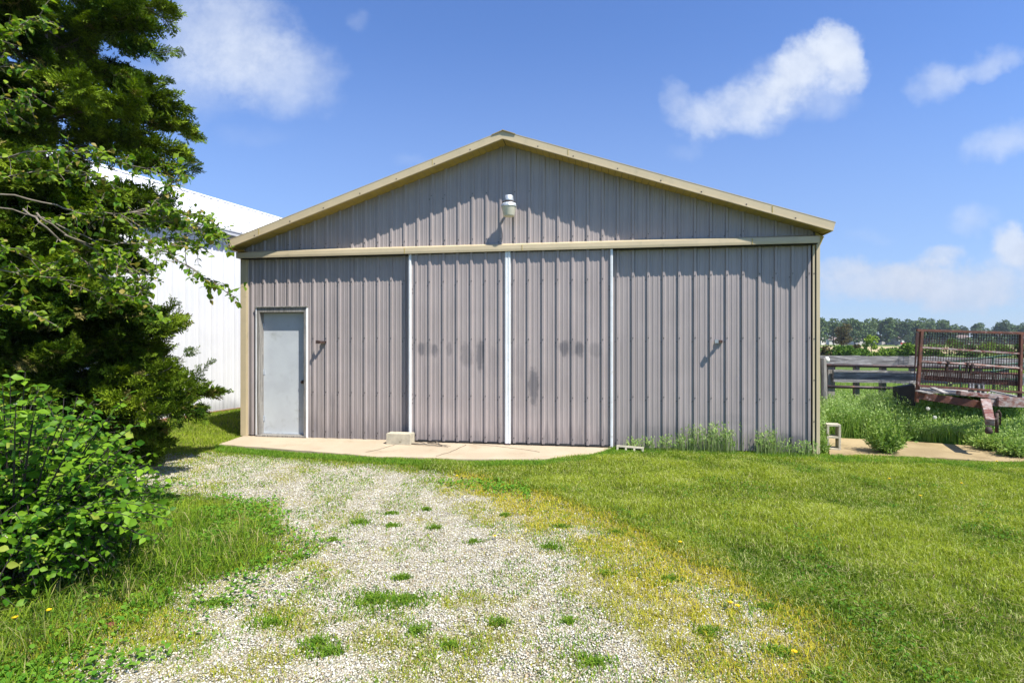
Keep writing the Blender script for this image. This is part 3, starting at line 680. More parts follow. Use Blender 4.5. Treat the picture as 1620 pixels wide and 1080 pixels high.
mb = MB(); mb.lathe([(.03, 0), (.045, .03), (.042, .07), (.02, .10)], 12, c=(.06, 0, 1.24)); o = mb.build('insulator', M['insul'], gp, smooth=True)
ob_ = MB(); a = P(1310, 634, 10.1); ob_.beam((a.x, 10.1, .42), (a.x+.55, 10.25, .40), .16, .10); ob_.beam((a.x+.1, 10.15, .30), (a.x+.5, 10.3, .26), .14, .08)
ob_.beam((a.x+.05, 10.1, -.05), (a.x+.05, 10.1, .38), .08, .08, up=(0, 1, 0)); ob_.beam((a.x+.48, 10.22, -.05), (a.x+.48, 10.22, .36), .08, .08, up=(0, 1, 0))
tag(ob_.build('old_trough', M['oldwood'], bevel=.01), 'rotting low wooden trough overgrown by weeds at the left fence post', 'trough')

# green tube gate behind the trailer
tg = thing('tube_gate', 'dark green tube gate leaning behind the rusty trailer', 'gate', (P(1560, 600, 10.1).x, 10.1, 0)); tl = tg.location
for pts in (((1485, 575), (1640, 556)), ((1560, 577.5), (1640, 573.5)), ((1535, 592), (1640, 577)), ((1500, 604), (1640, 598))):
    mb = MB(); mb.tube([P(*p, 10.1)-tl for p in pts], .018, 8); mb.build('rail', M['green'], tg, smooth=True)
for pts in (((1571, 564), (1572, 640)), ((1519, 571), (1521, 640)), ((1638, 556), (1638, 640))):
    mb = MB(); mb.tube([P(*p, 10.1)-tl for p in pts], .018, 8); mb.build('upright', M['green'], tg, smooth=True)

# ------------------------------------------------------------------ rusty stock trailer
tz = 8.9
tr = thing('stock_trailer', 'rusty red livestock trailer with wire mesh rack and tongue sunk in tall weeds', 'trailer', (P(1540, 640, tz).x, tz, 0)); tl = tr.location
def tp(x, y, Z=tz): return P(x, y, Z)-tl
def beamp(mb, a, b_, wd, ht, Z0=tz, Z1=None, mi=0, **k): mb.beam(tp(*a, Z0), tp(*b_, Z1 or Z0), wd, ht, mi=mi, **k)
rk = MB(); beamp(rk, (1450, 522.5), (1625, 527.5), .04, .042); rk.build('top_rail', M['rust'], tr, bevel=.004)
for a, b_ in (((1458, 523), (1450, 636)), ((1615.5, 527), (1613, 632))):
    mb = MB(); beamp(mb, a, b_, .045, .045, up=(0, 1, 0)); mb.build('rack_post', M['rust'], tr, bevel=.004)
mb = MB(); beamp(mb, (1457, 549), (1612, 559), .02, .026, tz-.01); mb.build('rack_rail', M['rustpale'], tr)
mb = MB(); mb.tube([tp(1455, 572), tp(1530, 576), tp(1612, 582.5)], .020, 8); mb.build('rack_rail', M['rustpale'], tr, smooth=True)
mb = MB(); mb.tube([tp(1455, 585, tz+.25), tp(1612, 592, tz+.25)], .022, 8); mb.build('rack_rail', M['rust'], tr, smooth=True)
for x, y in ((1499, 573), (1530, 575.5), (1537, 577)):
    mb = MB(); t = tp(x, y); mb.lathe([(.022, -.03), (.032, -.02), (.032, .02), (.022, .03)], 10, c=(t.x, t.y, t.z)); mb.beam(t, t+Vector((.01, .03, -.14)), .03, .02, up=(0, 1, 0)); mb.build('hinge', M['iron'], tr)
# mesh
mb = MB(); nW, nH = 38, 23
def quad_grid(mb, A, B, Cc, D, nu, nv, r):
    for i in range(nu+1):
        t = i/nu; mb.beam(A.lerp(B, t), D.lerp(Cc, t), r, r, up=(0, 1, 0))
    for j in range(nv+1):
        t = j/nv; off = Vector((0, .006, 0)); mb.beam(A.lerp(D, t)+off, B.lerp(Cc, t)+off, r, r, up=(0, 1, 0))
quad_grid(mb, tp(1459, 524, tz+.03), tp(1614, 528, tz+.03), tp(1612, 622, tz+.03), tp(1451, 612, tz+.03), nW, nH, .0066); mb.build('wire_mesh', M['wire'], tr)
mb = MB(); quad_grid(mb, tp(1449, 526, tz+.03), tp(1454, 526, tz+1.6), tp(1446, 600, tz+1.6), tp(1446, 604, tz+.03), 26, 22, .006); mb.build('wire_mesh', M['wire'], tr)
mb = MB(); quad_grid(mb, tp(1618, 528, tz), tp(1700, 531, tz-.3), tp(1700, 600, tz-.3), tp(1617, 600, tz), 20, 19, .006); mb.build('wire_mesh', M['wire'], tr)
mb = MB(); quad_grid(mb, tp(1454, 584, tz+.1), tp(1610, 592, tz+.1), tp(1611, 606, tz+.1), tp(1452, 598, tz+.1), 46, 4, .009); mb.build('wire_mesh', M['rust'], tr)
# deck and frame
mb = MB(); beamp(mb, (1464, 597), (1611, 607), .05, .075, tz+.2, tz+.1); mb.build('deck_channel', M['rust'], tr, bevel=.003)
mb = MB(); beamp(mb, (1452, 610), (1640, 622), .05, .03, tz-.03); mb.build('deck_edge', M['rust'], tr, bevel=.003)
mb = MB()
A, B = tp(1452, 617, 9.0), tp(1640, 632, 8.7)
D_ = Vector((.55, 1.15, .02)); mb.face([A, B, B+D_, A+D_]); mb.face([A+Vector((0, 0, -.03)), B+Vector((0, 0, -.03)), B+D_+Vector((0, 0, -.03)), A+D_+Vector((0, 0, -.03))]); mb.face([A, B, B+Vector((0, 0, -.03)), A+Vector((0, 0, -.03))])
mb.build('deck', M['oldwood'], tr)
mb = MB(); beamp(mb, (1452, 625), (1552, 640), .07, .115, 8.75, 8.45); mb.build('frame_beam', M['rust'], tr, bevel=.004)
mb = MB(); beamp(mb, (1516, 621), (1592, 629), .10, .065, 8.5, 8.45); mb.build('hitch_plate', M['rustpale'], tr, bevel=.004)
mb = MB(); beamp(mb, (1578, 635), (1680, 639), .05, .15, 8.4, 8.3); mb.build('frame_beam', M['rustpale'], tr, bevel=.004)
mb = MB(); beamp(mb, (1556, 636), (1578, 636), .05, .12, 8.45, 8.45); mb.build('frame_beam', M['rustpale'], tr, bevel=.004)
mb = MB(); beamp(mb, (1559, 634), (1566.5, 668), .12, .075, 8.4, 7.75, w2=.10, h2=.10); mb.build('tongue', M['rustpale'], tr, bevel=.006)
mb = MB(); t = tp(1567, 681, 7.72); mb.lathe([(.025, -.05), (.045, -.03), (.045, .0), (.03, .05)], 12, c=(t.x, t.y+.03, t.z)); mb.build('hitch_coupler', M['iron'], tr, smooth=True)
mb = MB(); mb.tube([tp(1577, 653, 7.9), tp(1577, 684, 7.9)], .022, 10); mb.tube([tp(1577, 652, 7.9), tp(1580, 649, 7.9), tp(1583, 655, 7.9), tp(1582, 672, 7.9)], .012, 8); mb.beam(tp(1569, 664, 7.86), tp(1577, 662, 7.9), .03, .03); mb.build('jack', M['iron'], tr, smooth=True)
for a, b_ in (((1475, 613), (1497, 622)), ((1567, 618), (1608, 627)), ((1452, 618), (1472, 622))):
    mb = MB(); beamp(mb, a, b_, .09, .018, 8.8, 8.55); mb.build('loose_board', M['oldwood'], tr)
for x in (1534, 1539, 1548, 1555):
    mb = MB(); beamp(mb, (x, 606 if x < 1545 else 608), (x, 622), .025, .03, 8.9, up=(0, 1, 0)); mb.build('stub_post', M['board'], tr)
mb = MB(); A = tp(1421, 640, 9.3); B = tp(1449, 642, 9.1)
mb.v = [tuple(A), tuple(B), tuple(tp(1448, 608, 9.1)), tuple(tp(1421, 612, 9.3))]; mb.v += [(x, y+.14, z) for x, y, z in mb.v]
mb.f = [[0, 1, 2, 3], [7, 6, 5, 4], [3, 2, 6, 7], [0, 3, 7, 4], [1, 5, 6, 2]]; mb.m = [0]*5; mb.build('wheel_guard', M['black'], tr, bevel=.01)
for xx in (1480, 1640):
    mb = MB(); t = tp(xx, 640, 9.9); n = 20
    along = [(.14, -.10), (.30, -.09), (.33, -.05), (.33, .05), (.30, .09), (.14, .10)]
    for r, ty in along:
        for k in range(n): a = 2*math.pi*k/n; mb.v.append((t.x+ty, t.y+r*math.cos(a), .30+r*math.sin(a)))
    for i in range(5):
        for k in range(n): mb.f.append([i*n+k, i*n+(k+1) % n, (i+1)*n+(k+1) % n, (i+1)*n+k]); mb.m.append(0)
    for i in (0, 5): mb.f.append([i*n+k for k in range(n)]); mb.m.append(0)
    mb.build('wheel', M['black'], tr)

# ------------------------------------------------------------------ grass
def rot_blades(name, x, y, z, h, wd, lean, col, tipc=None, mt=None, kind='stuff', bend=.35):
    n = len(x); yaw = RNG.uniform(0, 2*np.pi, n); la = RNG.uniform(0, 2*np.pi, n)
    sx, sy = np.cos(yaw)*wd/2, np.sin(yaw)*wd/2; lx, ly = np.cos(la)*lean*h, np.sin(la)*lean*h
    V = np.zeros((n, 5, 3)); base_ = np.stack([x, y, z], 1)
    V[:, 0] = base_+np.stack([-sx, -sy, 0*x-.01], 1); V[:, 1] = base_+np.stack([sx, sy, 0*x-.01], 1)
    m_ = base_+np.stack([lx*bend, ly*bend, h*.6], 1); V[:, 2] = m_+np.stack([sx, sy, 0*x], 1)*.75; V[:, 3] = m_-np.stack([sx, sy, 0*x], 1)*.75
    V[:, 4] = base_+np.stack([lx, ly, h*(1-.35*lean)], 1)
    i = np.arange(n)*5; lo = np.stack([i, i+1, i+2, i+3, i+3, i+2, i+4], 1).ravel(); sz = np.tile([4, 3], n)
    c = np.repeat(col[:, None, :], 5, axis=1)
    if tipc is not None: c[:, 4] = tipc; c[:, 2:4] = (c[:, 2:4]+tipc[:, None, :])/2
    return tag(mesh_np(name, V.reshape(-1, 3), sz, lo, mt or M['grass'], None, c.reshape(-1, 3)), kind=kind)
def colmix(n, a, b_, t): t = np.clip(t, 0, 1)[:, None]; return np.array(a)*(1-t)+np.array(b_)*t
def excl(x, y):
    k = (poly_sd(x, y, SLABW) < .015) & (poly_sd(x, y, PADW) < .0)
    bx = (x-XL)*cth-(y-ZL)*sth; by = (x-XL)*sth+(y-ZL)*cth
    return k & ~((bx > -.05) & (bx < BW+.06) & (by > -.03) & (by < BL))
def sample(n, x0, x1, y0, y1, power=1.0):
    """random points, denser towards the near edge"""
    y = y0+(y1-y0)*RNG.random(n)**power; x = RNG.uniform(x0, x1, n)
    k = np.abs(x) < y*1.02+.4; x, y = x[k], y[k]; k = excl(x, y); return x[k], y[k]

# mown lawn to the right of the drive
x, y = sample(900000, -1.5, 9.5, 2.1, 9.3, 1.35); _, sd = gravel_mask(x, y)
k = (sd < .05) & (x > -1.2+.0*y); x, y, sd = x[k], y[k], sd[k]
n1 = fbm(x*.8, y*2.2, 61, 4); n2 = fbm(x*3, y*3, 77, 3); dens = sstep(-sd, -.05, .25)*(.55+.45*sstep(n2, .25, .55))
k = RNG.random(len(x)) < dens; x, y, sd, n1, n2 = x[k], y[k], sd[k], n1[k], n2[k]
n = len(x); h = (.026+.036*n2+.018*RNG.random(n))*(.75+.5*sstep(n1, .3, .7))
stripe = sstep(fbm((x*.75+y*.35)*1.5, (y-.2*x)*.35, 91, 3), .38, .62)
col = colmix(n, (.045, .125, .005), (.32, .37, .03), .40+.35*stripe+.6*(RNG.random(n)-.5)+.6*(n1-.5)+.5*(n2-.5)-.22*sstep(sd, -.7, 0))
pale = RNG.random(n) < .11; col[pale] = colmix(pale.sum(), (.36, .44, .10), (.55, .60, .22), RNG.random(pale.sum()))
dry = RNG.random(n) < .05+.10*sstep(n2, .5, .75); col[dry] = colmix(dry.sum(), (.50, .48, .20), (.58, .54, .28), RNG.random(dry.sum()))
rot_blades('lawn_grass', x, y, gz(x, y), h, .0032+.0022*y/6, RNG.uniform(.2, 1.1, n), col, col*1.25+.01)

# thin grass and moss on the drive
x, y = sample(520000, -6.5, 5.0, 2.1, 8.9, 1.3); _, sd = gravel_mask(x, y); cv = road_cover(x, y); k = (sd > -.3) & (RNG.random(len(x)) < .08+1.0*cv**1.15)
x, y, sd, cv = x[k], y[k], sd[k], cv[k]; n = len(x); n2 = fbm(x*2.2, y*2.2, 14, 3)
col = colmix(n, (.15, .26, .02), (.53, .45, .045), .06+RNG.random(n)*.6+.5*(n2-.35)+.5*sstep(1.3-sd, 0, 1.0)*(x > -.8)); k = RNG.random(n) < .15; col[k] = colmix(k.sum(), (.38, .30, .12), (.42, .36, .2), RNG.random(k.sum()))
rot_blades('drive_grass', x, y, gz(x, y), (.010+.026*RNG.random(n)*(.5+cv)), .004+.002*y/6, RNG.uniform(.4, 1.4, n), col, col*1.1)

x, y = sample(330000, -6.5, 4.6, 2.1, 8.9, 1.3); _, sd = gravel_mask(x, y); n3 = fbm(x*2.7, y*2.7, 411, 4)*.7+.3*fbm(x*9, y*9, 415, 3); k = (sd > -.05) & (n3 > .54-.10*sstep(.9-sd, 0, .8)) & (RNG.random(len(x)) < .45)
x, y, n3 = x[k], y[k], n3[k]; n = len(x); col = colmix(n, (.07, .19, .012), (.26, .36, .035), RNG.random(n))
rot_blades('drive_weeds', x, y, gz(x, y), .012+.028*RNG.random(n), .005+.002*y/6, RNG.uniform(.4, 1.5, n), col, col*1.15)

# darker tufts on the drive
tuf = [(590, 950, .20), (640, 950, .14), (635, 914, .07), (790, 983, .06), (942, 1048, .09), (872, 866, .09), (975, 840, .09), (888, 833, .05), (620, 830, .07), (688, 833, .07), (620, 810, .06), (525, 853, .05), (570, 826, .09),
       (1120, 1000, .07), (1215, 960, .08), (960, 905, .05), (1060, 915, .06), (1230, 1030, .08), (430, 985, .10), (520, 1030, .10), (340, 955, .10), (475, 880, .06), (660, 998, .05), (715, 1020, .05), (900, 980, .04), (1300, 1066, .09), (500, 1015, .08), (750, 857, .05), (675, 804, .04), (800, 815, .05)]
xs, ys = [], []
for px, py, r in tuf:
    cx, cy = Gd(px, py, -.04); m_ = int(4200*r*r*math.pi*1.6)+120; a = RNG.uniform(0, 2*np.pi, m_); rr = r*.62*np.abs(RNG.normal(size=m_))*(.4+1.2*vnoise(np.cos(a)*1.6+px, np.sin(a)*1.6+py, 3)); xs.append(cx+rr*np.cos(a)*1.35); ys.append(cy+rr*np.sin(a)*.9)
x, y = np.concatenate(xs), np.concatenate(ys); n = len(x); col = colmix(n, (.06, .16, .012), (.22, .32, .035), RNG.random(n)**1.1)
rot_blades('drive_tufts', x, y, gz(x, y), .018+.028*RNG.random(n), .006+.004*RNG.random(n), RNG.uniform(.3, 1.4, n), col, col*1.2)

# rough verge on the left of the drive and behind it
x, y = sample(520000, -9.0, -.6, 2.1, 12.8, 1.25); _, sd = gravel_mask(x, y); k = (sd < .30) & (RNG.random(len(x)) < sstep(.30-sd, 0, .40)+.0) & ((x < -1.2) | (y < 3)) & ~((y > 8.9) & (x > -3)); x, y, sd = x[k], y[k], sd[k]
bxw = (x+6.128)*math.cos(wa)-(y-12.4)*math.sin(wa); k = bxw > .03; x, y, sd = x[k], y[k], sd[k]
n1 = fbm(x*1.3, y*1.3, 41, 4); n2 = fbm(x*4, y*4, 43, 3); k = RNG.random(len(x)) < .35+.65*sstep(n2+n1*.5, .45, .8); x, y, sd, n1, n2 = x[k], y[k], sd[k], n1[k], n2[k]; n = len(x)
far_ = sstep(y, 6.5, 8.5)
tall = sstep(-sd, .1, .9)*(1-far_*.6)
h = .018+.035*RNG.random(n)+tall*.08*n1*RNG.random(n)*2+.22*sstep(1.9-np.hypot(x+3.1, (y-3.6)*.8), 0, 1.0)*RNG.random(n)**2.5*sstep(n2, .3, .6)
col = colmix(n, (.05, .145, .007), (.30, .37, .035), RNG.random(n)*.6+1.0*(n1-.35)+.15*far_); k = RNG.random(n) < .10; col[k] = colmix(k.sum(), (.34, .30, .12), (.42, .36, .18), RNG.random(k.sum()))
rot_blades('verge_grass', x, y, gz(x, y), h, .0045+.002*RNG.random(n), RNG.uniform(.3, 1.2, n), col, col*1.2)
# taller stems with seeds in the verge
x, y = sample(9000, -4.6, -1.0, 2.3, 6.4, 1.1); _, sd = gravel_mask(x, y); k = (sd < .0) & (fbm(x*2, y*2, 555, 3) > .47) & (RNG.random(len(x)) < .15+.85*sstep(2.3-np.hypot(x+3.0, (y-3.9)*.8), 0, 1.2)); x, y = x[k], y[k]; n = len(x)
col = colmix(n, (.06, .15, .015), (.40, .33, .14), RNG.random(n)**1.8)
rot_blades('verge_stems', x, y, gz(x, y), .08+.22*RNG.random(n)**1.5, .0035+.002*RNG.random(n), RNG.uniform(.2, 1.1, n), col, col*1.2)

# clover-like ground leaves in the verge and the drive edge
oval = [(0, 0, 0), (-.35, .35, .05), (-.42, .75, .02), (0, 1.0, -.06), (.42, .75, .02), (.35, .35, .05)]; ovf = [(0, 5, 4, 3), (0, 3, 2, 1)]
x, y = sample(110000, -4.8, 0.2, 2.1, 6.5, 1.2); _, sd = gravel_mask(x, y); n1 = fbm(x*2, y*2, 141, 3); k = (sd < .55) & (RNG.random(len(x)) < sstep(.55-sd, 0, .6)) & (n1+RNG.random(len(x))*.3 > .54); x, y = x[k], y[k]; n = len(x)
dr_ = np.stack([RNG.normal(size=n), RNG.normal(size=n), .35+.5*RNG.random(n)], 1); up = np.tile([0, 0, 1.0], (n, 1)); pos = np.stack([x, y, gz(x, y)+.01+.03*RNG.random(n)], 1)
col = colmix(n, (.06, .19, .015), (.20, .36, .04), RNG.random(n)); tag(inst('ground_cover_leaves', oval, ovf, frames(dr_, up, RNG.uniform(.014, .034, n)), pos, col, M['grass']), kind='stuff')

# rough pasture beyond the pad: tall weeds with pale feathery heads
def weeds(name, x, y, h, heads=True, reps=7, share=.6, hw=.012, lean=(.1, .5), cA=(.07, .17, .02), cB=(.20, .33, .06)):
    n = len(x); t = RNG.random(n); col = colmix(n, cA, cB, t); rot_blades(name, x, y, gz(x, y), h, .005+.004*RNG.random(n), RNG.uniform(*lean, n), col, col*1.2+.02)
    if heads:
        m_ = RNG.random(n) < share; xx, yy, hh_ = x[m_], y[m_], h[m_]; k_ = len(xx)
        a = RNG.uniform(0, 2*np.pi, (k_, reps)); f_ = RNG.uniform(.62, 1.0, (k_, reps)); px_ = xx[:, None]+np.cos(a)*.035*hh_[:, None]*2*f_; py_ = yy[:, None]+np.sin(a)*.035*2*hh_[:, None]*f_; pz_ = (gz(xx, yy)+hh_*.95)[:, None]*f_
        pos = np.stack([px_.ravel(), py_.ravel(), pz_.ravel()], 1); N_ = len(pos); dd = np.stack([RNG.normal(size=N_)*.6, RNG.normal(size=N_)*.6, .6+RNG.random(N_)*.8], 1)
        up = RNG.normal(size=(N_, 3)); c2 = colmix(N_, (.20, .34, .07), (.46, .56, .24), RNG.random(N_))
        sl = [(0, 0, 0), (-.22, .5, 0), (0, 1, 0), (.22, .5, 0)]
        tag(inst(name+'_heads', sl, [(0, 3, 2, 1)], frames(dd, up, RNG.uniform(.02, .05, N_)), pos, c2, M['grass']), kind='stuff')
def field_pts(n, px0, px1, Z0, Z1):
    Z = RNG.uniform(Z0, Z1, n); px = RNG.uniform(px0, px1, n); x = (px-810)/F*Z; k = (poly_sd(x, Z, PADW) < -.02) & excl(x, Z); return x[k], Z[k]
x, y = field_pts(60000, 1300, 1760, 8.2, 12.5); n1 = fbm(x*1.6, y*1.6, 201, 4)
h = (.38+.72*n1)*(.6+.5*RNG.random(len(x)))*(1-.30*sstep(y, 10.3, 11))*(1-.45*sstep(9.2-y, 0, .3)); weeds('tall_weeds', x, y, h, cA=(.12, .25, .03), cB=(.30, .44, .09))
x, y = field_pts(26000, 1290, 1800, 12.5, 30); h = .10+.18*RNG.random(len(x)); weeds('pasture_grass', x, y, h, heads=False, cA=(.12, .24, .03), cB=(.30, .42, .07))
# bushy clumps on the pad
def clump(name, label, px, py, r, h, nb, tilt=0.0):
    cx, cy = Gd(px, py, -.02); a = RNG.uniform(0, 2*np.pi, nb); el = RNG.uniform(.0, 1.15, nb); L = h*RNG.uniform(.3, 1.12, nb); 
    d_ = np.stack([np.cos(a)*np.sin(el)*r/h+tilt, np.sin(a)*np.sin(el)*r/h, np.cos(el)], 1); b0 = np.stack([cx+np.cos(a)*.05, cy+np.sin(a)*.04, np.full(nb, -.02)], 1)
    V = []; S = []; Lp = []; Cc = []; sl = np.array([[0, 0, 0], [-.10, .4, 0], [0, 1, 0], [.10, .4, 0]])
    pos = []; dirs = []; sc = []; cl = []
    for j, (f0, s0) in enumerate(((0, .5), (.3, .4), (.6, .35))):
        pos.append(b0+d_*L[:, None]*f0); dirs.append(d_+RNG.normal(size=d_.shape)*.12); sc.append(L*s0*1.1); cl.append(colmix(nb, (.10, .20, .03), (.26, .36, .08), RNG.random(nb)))
    reps = 8
    for _ in range(reps):
        f_ = RNG.uniform(.45, 1.0, nb); pos.append(b0+d_*(L*f_)[:, None]+RNG.normal(size=d_.shape)*.02); dirs.append(d_*.7+RNG.normal(size=d_.shape)*.6); sc.append(RNG.uniform(.03, .07, nb)); cl.append(colmix(nb, (.16, .28, .05), (.36, .45, .14), RNG.random(nb)))
    pos = np.concatenate(pos); dirs = np.concatenate(dirs); sc = np.concatenate(sc); cl = np.concatenate(cl)
    k_ = sc > .08; R = frames(dirs, RNG.normal(size=dirs.shape), sc); R[:, :, 0] *= np.where(k_, .35, 1.6)[:, None]
    o = inst(name, sl, [(0, 3, 2, 1)], R, pos, cl, M['grass']); return tag(o, label, 'weed clump', 'weed clumps growing out of the concrete pad')
clump('weed_clump', 'big feathery weed clump leaning right over the stained pad edge', 1400, 716, .34, .50, 300)
clump('weed_clump', 'low grass clump below the trailer tongue on the pad', 1572, 712, .34, .26, 260)
clump('weed_clump', 'small pale clump at the right picture edge on the pad', 1604, 722, .25, .24, 200)
clump('weed_clump', 'small pale weed at the foot of the right corner trim', 1297, 716, .10, .30, 60)
# weeds against the right wall
sx = RNG.choice([7.05, 7.25, 7.42, 7.58, 7.7, 7.82, 7.95, 8.38, 8.48, 8.56, 8.80, 9.0, 6.75, 6.55], 800); s = sx+RNG.normal(0, .07, len(sx)); pp = .05+.16*RNG.random(len(s))
W = np.array([fac(a, b_)[:2] for a, b_ in zip(s, pp)]); amp = np.interp(sx, [6.5, 7.0, 7.3, 7.7, 7.95, 8.2, 8.45, 8.6, 8.8, 9.1], [.20, .26, .42, .52, .48, .20, .48, .38, .28, .25])
weeds('wall_weeds', W[:, 0], W[:, 1], amp*RNG.uniform(.3, 1.05, len(s)), reps=6, share=.35, lean=(.03, .25), cA=(.15, .22, .06), cB=(.32, .40, .16))
# deeper grass along slab edge, wall foot and pad edge
e1 = RNG.uniform(5.0, 9.5, 16000); W = np.array([fac(a, b_)[:2] for a, b_ in zip(e1, .02+.28*RNG.random(len(e1))**1.5)])
e2 = RNG.uniform(340, 1000, 26000); y2 = np.interp(e2, [340, 480, 590, 700, 760, 860, 935, 968, 1000], [702, 713, 722, 725, 726.5, 726, 718, 709, 706])+1+7*RNG.random(len(e2))**1.3; W2 = np.stack([(e2-810)/F*(F*CAMH/(y2-540)), F*CAMH/(y2-540)], 1)
e3 = RNG.uniform(1295, 1680, 9000); y3 = np.interp(e3, [1295, 1430, 1570, 1680], [719, 721, 730, 730])+RNG.random(len(e3))*8; W3 = np.stack([(e3-810)/F*(F*CAMH/(y3-540)), F*CAMH/(y3-540)], 1)
W = np.concatenate([W, W2, W3]); k = excl(W[:, 0], W[:, 1]); W = W[k]; n = len(W); col = colmix(n, (.06, .18, .015), (.22, .34, .04), RNG.random(n))
rot_blades('edge_grass', W[:, 0], W[:, 1], gz(W[:, 0], W[:, 1]), .025+.05*RNG.random(n)**1.5, .006, RNG.uniform(.2, 1, n), col, col*1.25)
x, y = sample(60000, -.5, 8.5, 2.1, 9.0, 1.25); _, sd = gravel_mask(x, y); n1 = fbm(x*1.9, y*1.9, 641, 4); k = (sd < -.05) & (n1 > .66); x, y = x[k], y[k]; n = len(x)
tag(inst('lawn_clover', oval, ovf, frames(np.stack([RNG.normal(size=n), RNG.normal(size=n), .3+.4*RNG.random(n)], 1), np.tile([0, 0, 1.0], (n, 1)), RNG.uniform(.012, .022, n)), np.stack([x, y, gz(x, y)+.035+.03*RNG.random(n)], 1), colmix(n, (.05, .15, .012), (.14, .26, .03), RNG.random(n)), M['grass']), kind='stuff')
# stones
ico = [(0, 0, .62), (.8, .1, .1), (.2, .85, .05), (-.75, .4, .1), (-.55, -.65, 0), (.35, -.8, .12), (0, 0, -.4)]; icf = [(0, 1, 2), (0, 2, 3), (0, 3, 4), (0, 4, 5), (0, 5, 1), (6, 2, 1), (6, 3, 2), (6, 4, 3), (6, 5, 4), (6, 1, 5)]
x, y = sample(470000, -6.8, 4.5, 2.1, 8.8, 1.35); _, sd = gravel_mask(x, y); cv = road_cover(x, y); k = (sd > -.12) & (RNG.random(len(x)) > .15+.60*cv+.35*sstep(.15-sd, 0, .3)); x, y = x[k], y[k]; n = len(x)
up = RNG.normal(size=(n, 3))*.35+np.array([0, 0, 1]); dd = RNG.normal(size=(n, 3)); R = frames(dd, up, RNG.uniform(.003, .0095, n)*np.where(RNG.random(n) < .05, 1.7, 1)); pos = np.stack([x, y, gz(x, y)+.004], 1)
t = RNG.random(n); col = colmix(n, (.34, .31, .23), (.70, .675, .58), t); k = RNG.random(n) < .10; col[k] = (.40, .31, .2); k = RNG.random(n) < .06; col[k] = (.16, .15, .14)
stm = bpy.data.materials.new('limestone_chip'); stm.use_nodes = True; g = G(stm.node_tree); a_ = g.n.new('ShaderNodeVertexColor'); a_.layer_name = 'Col'; g.l.new(a_.outputs[0], g.n['Principled BSDF'].inputs['Base Color']); g.n['Principled BSDF'].inputs['Roughness'].default_value = .9
tag(inst('gravel', ico, icf, R, pos, col, stm), kind='stuff')

x, y = sample(9000, -4.5, 5.5, 2.2, 8.0, 1.3); n = len(x); aa = RNG.uniform(0, 2*np.pi, n); dd = np.stack([np.cos(aa), np.sin(aa), RNG.normal(0, .12, n)], 1)
_, sd = gravel_mask(x, y); zz = gz(x, y)+np.where(sd > 0, .010, .035); sl = [(0, 0, 0), (-.025, .5, 0), (0, 1, 0), (.025, .5, 0)]
tag(inst('dry_straw', sl, [(0, 3, 2, 1)], frames(dd, np.tile([0, 0, 1.0], (n, 1)), RNG.uniform(.03, .10, n)), np.stack([x, y, zz], 1), colmix(n, (.42, .34, .18), (.22, .15, .08), RNG.random(n)), M['grass']), kind='stuff')
# dandelions
def dandelion(px, py, label, kind='y', h=.07):
    x, y = Gd(px, py, -.04+h); z = float(gz(x, y)); o = thing('dandelion', label, 'dandelion', (x, y, z), 0, 'dandelions in the grass')
    mb = MB(); mb.tube([(0, 0, -.01), (.004, 0, h*.6), (0, 0, h)], .0025, 5); mb.build('stem', M['stemm'], o)
    mb = MB(); r = .015
    if kind == 'y':
        for k in range(22):
            a = 2*math.pi*k/22; rr = r*(1 if k % 2 else .7); mb.face([(0, 0, h), (rr*math.cos(a-.2), rr*math.sin(a-.2), h+.008), (rr*1.1*math.cos(a), rr*1.1*math.sin(a), h+.009), (rr*math.cos(a+.2), rr*math.sin(a+.2), h+.008)])
        mb.lathe([(.003, 0), (.008, .004), (.009, .008), (.007, .013)], 8, c=(0, 0, h)); mb.build('flower_head', M['yellow'], o)
    else:
        for k in range(60):
            v_ = Vector((random.gauss(0, 1), random.gauss(0, 1), random.gauss(0, 1))).normalized()*r; mb.beam((0, 0, h), tuple(Vector((0, 0, h))+v_), .0015, .0015); mb.beam(tuple(Vector((0, 0, h))+v_*.9), tuple(Vector((0, 0, h))+v_), .005, .005)
        mb.build('seed_head', M['puff'], o)
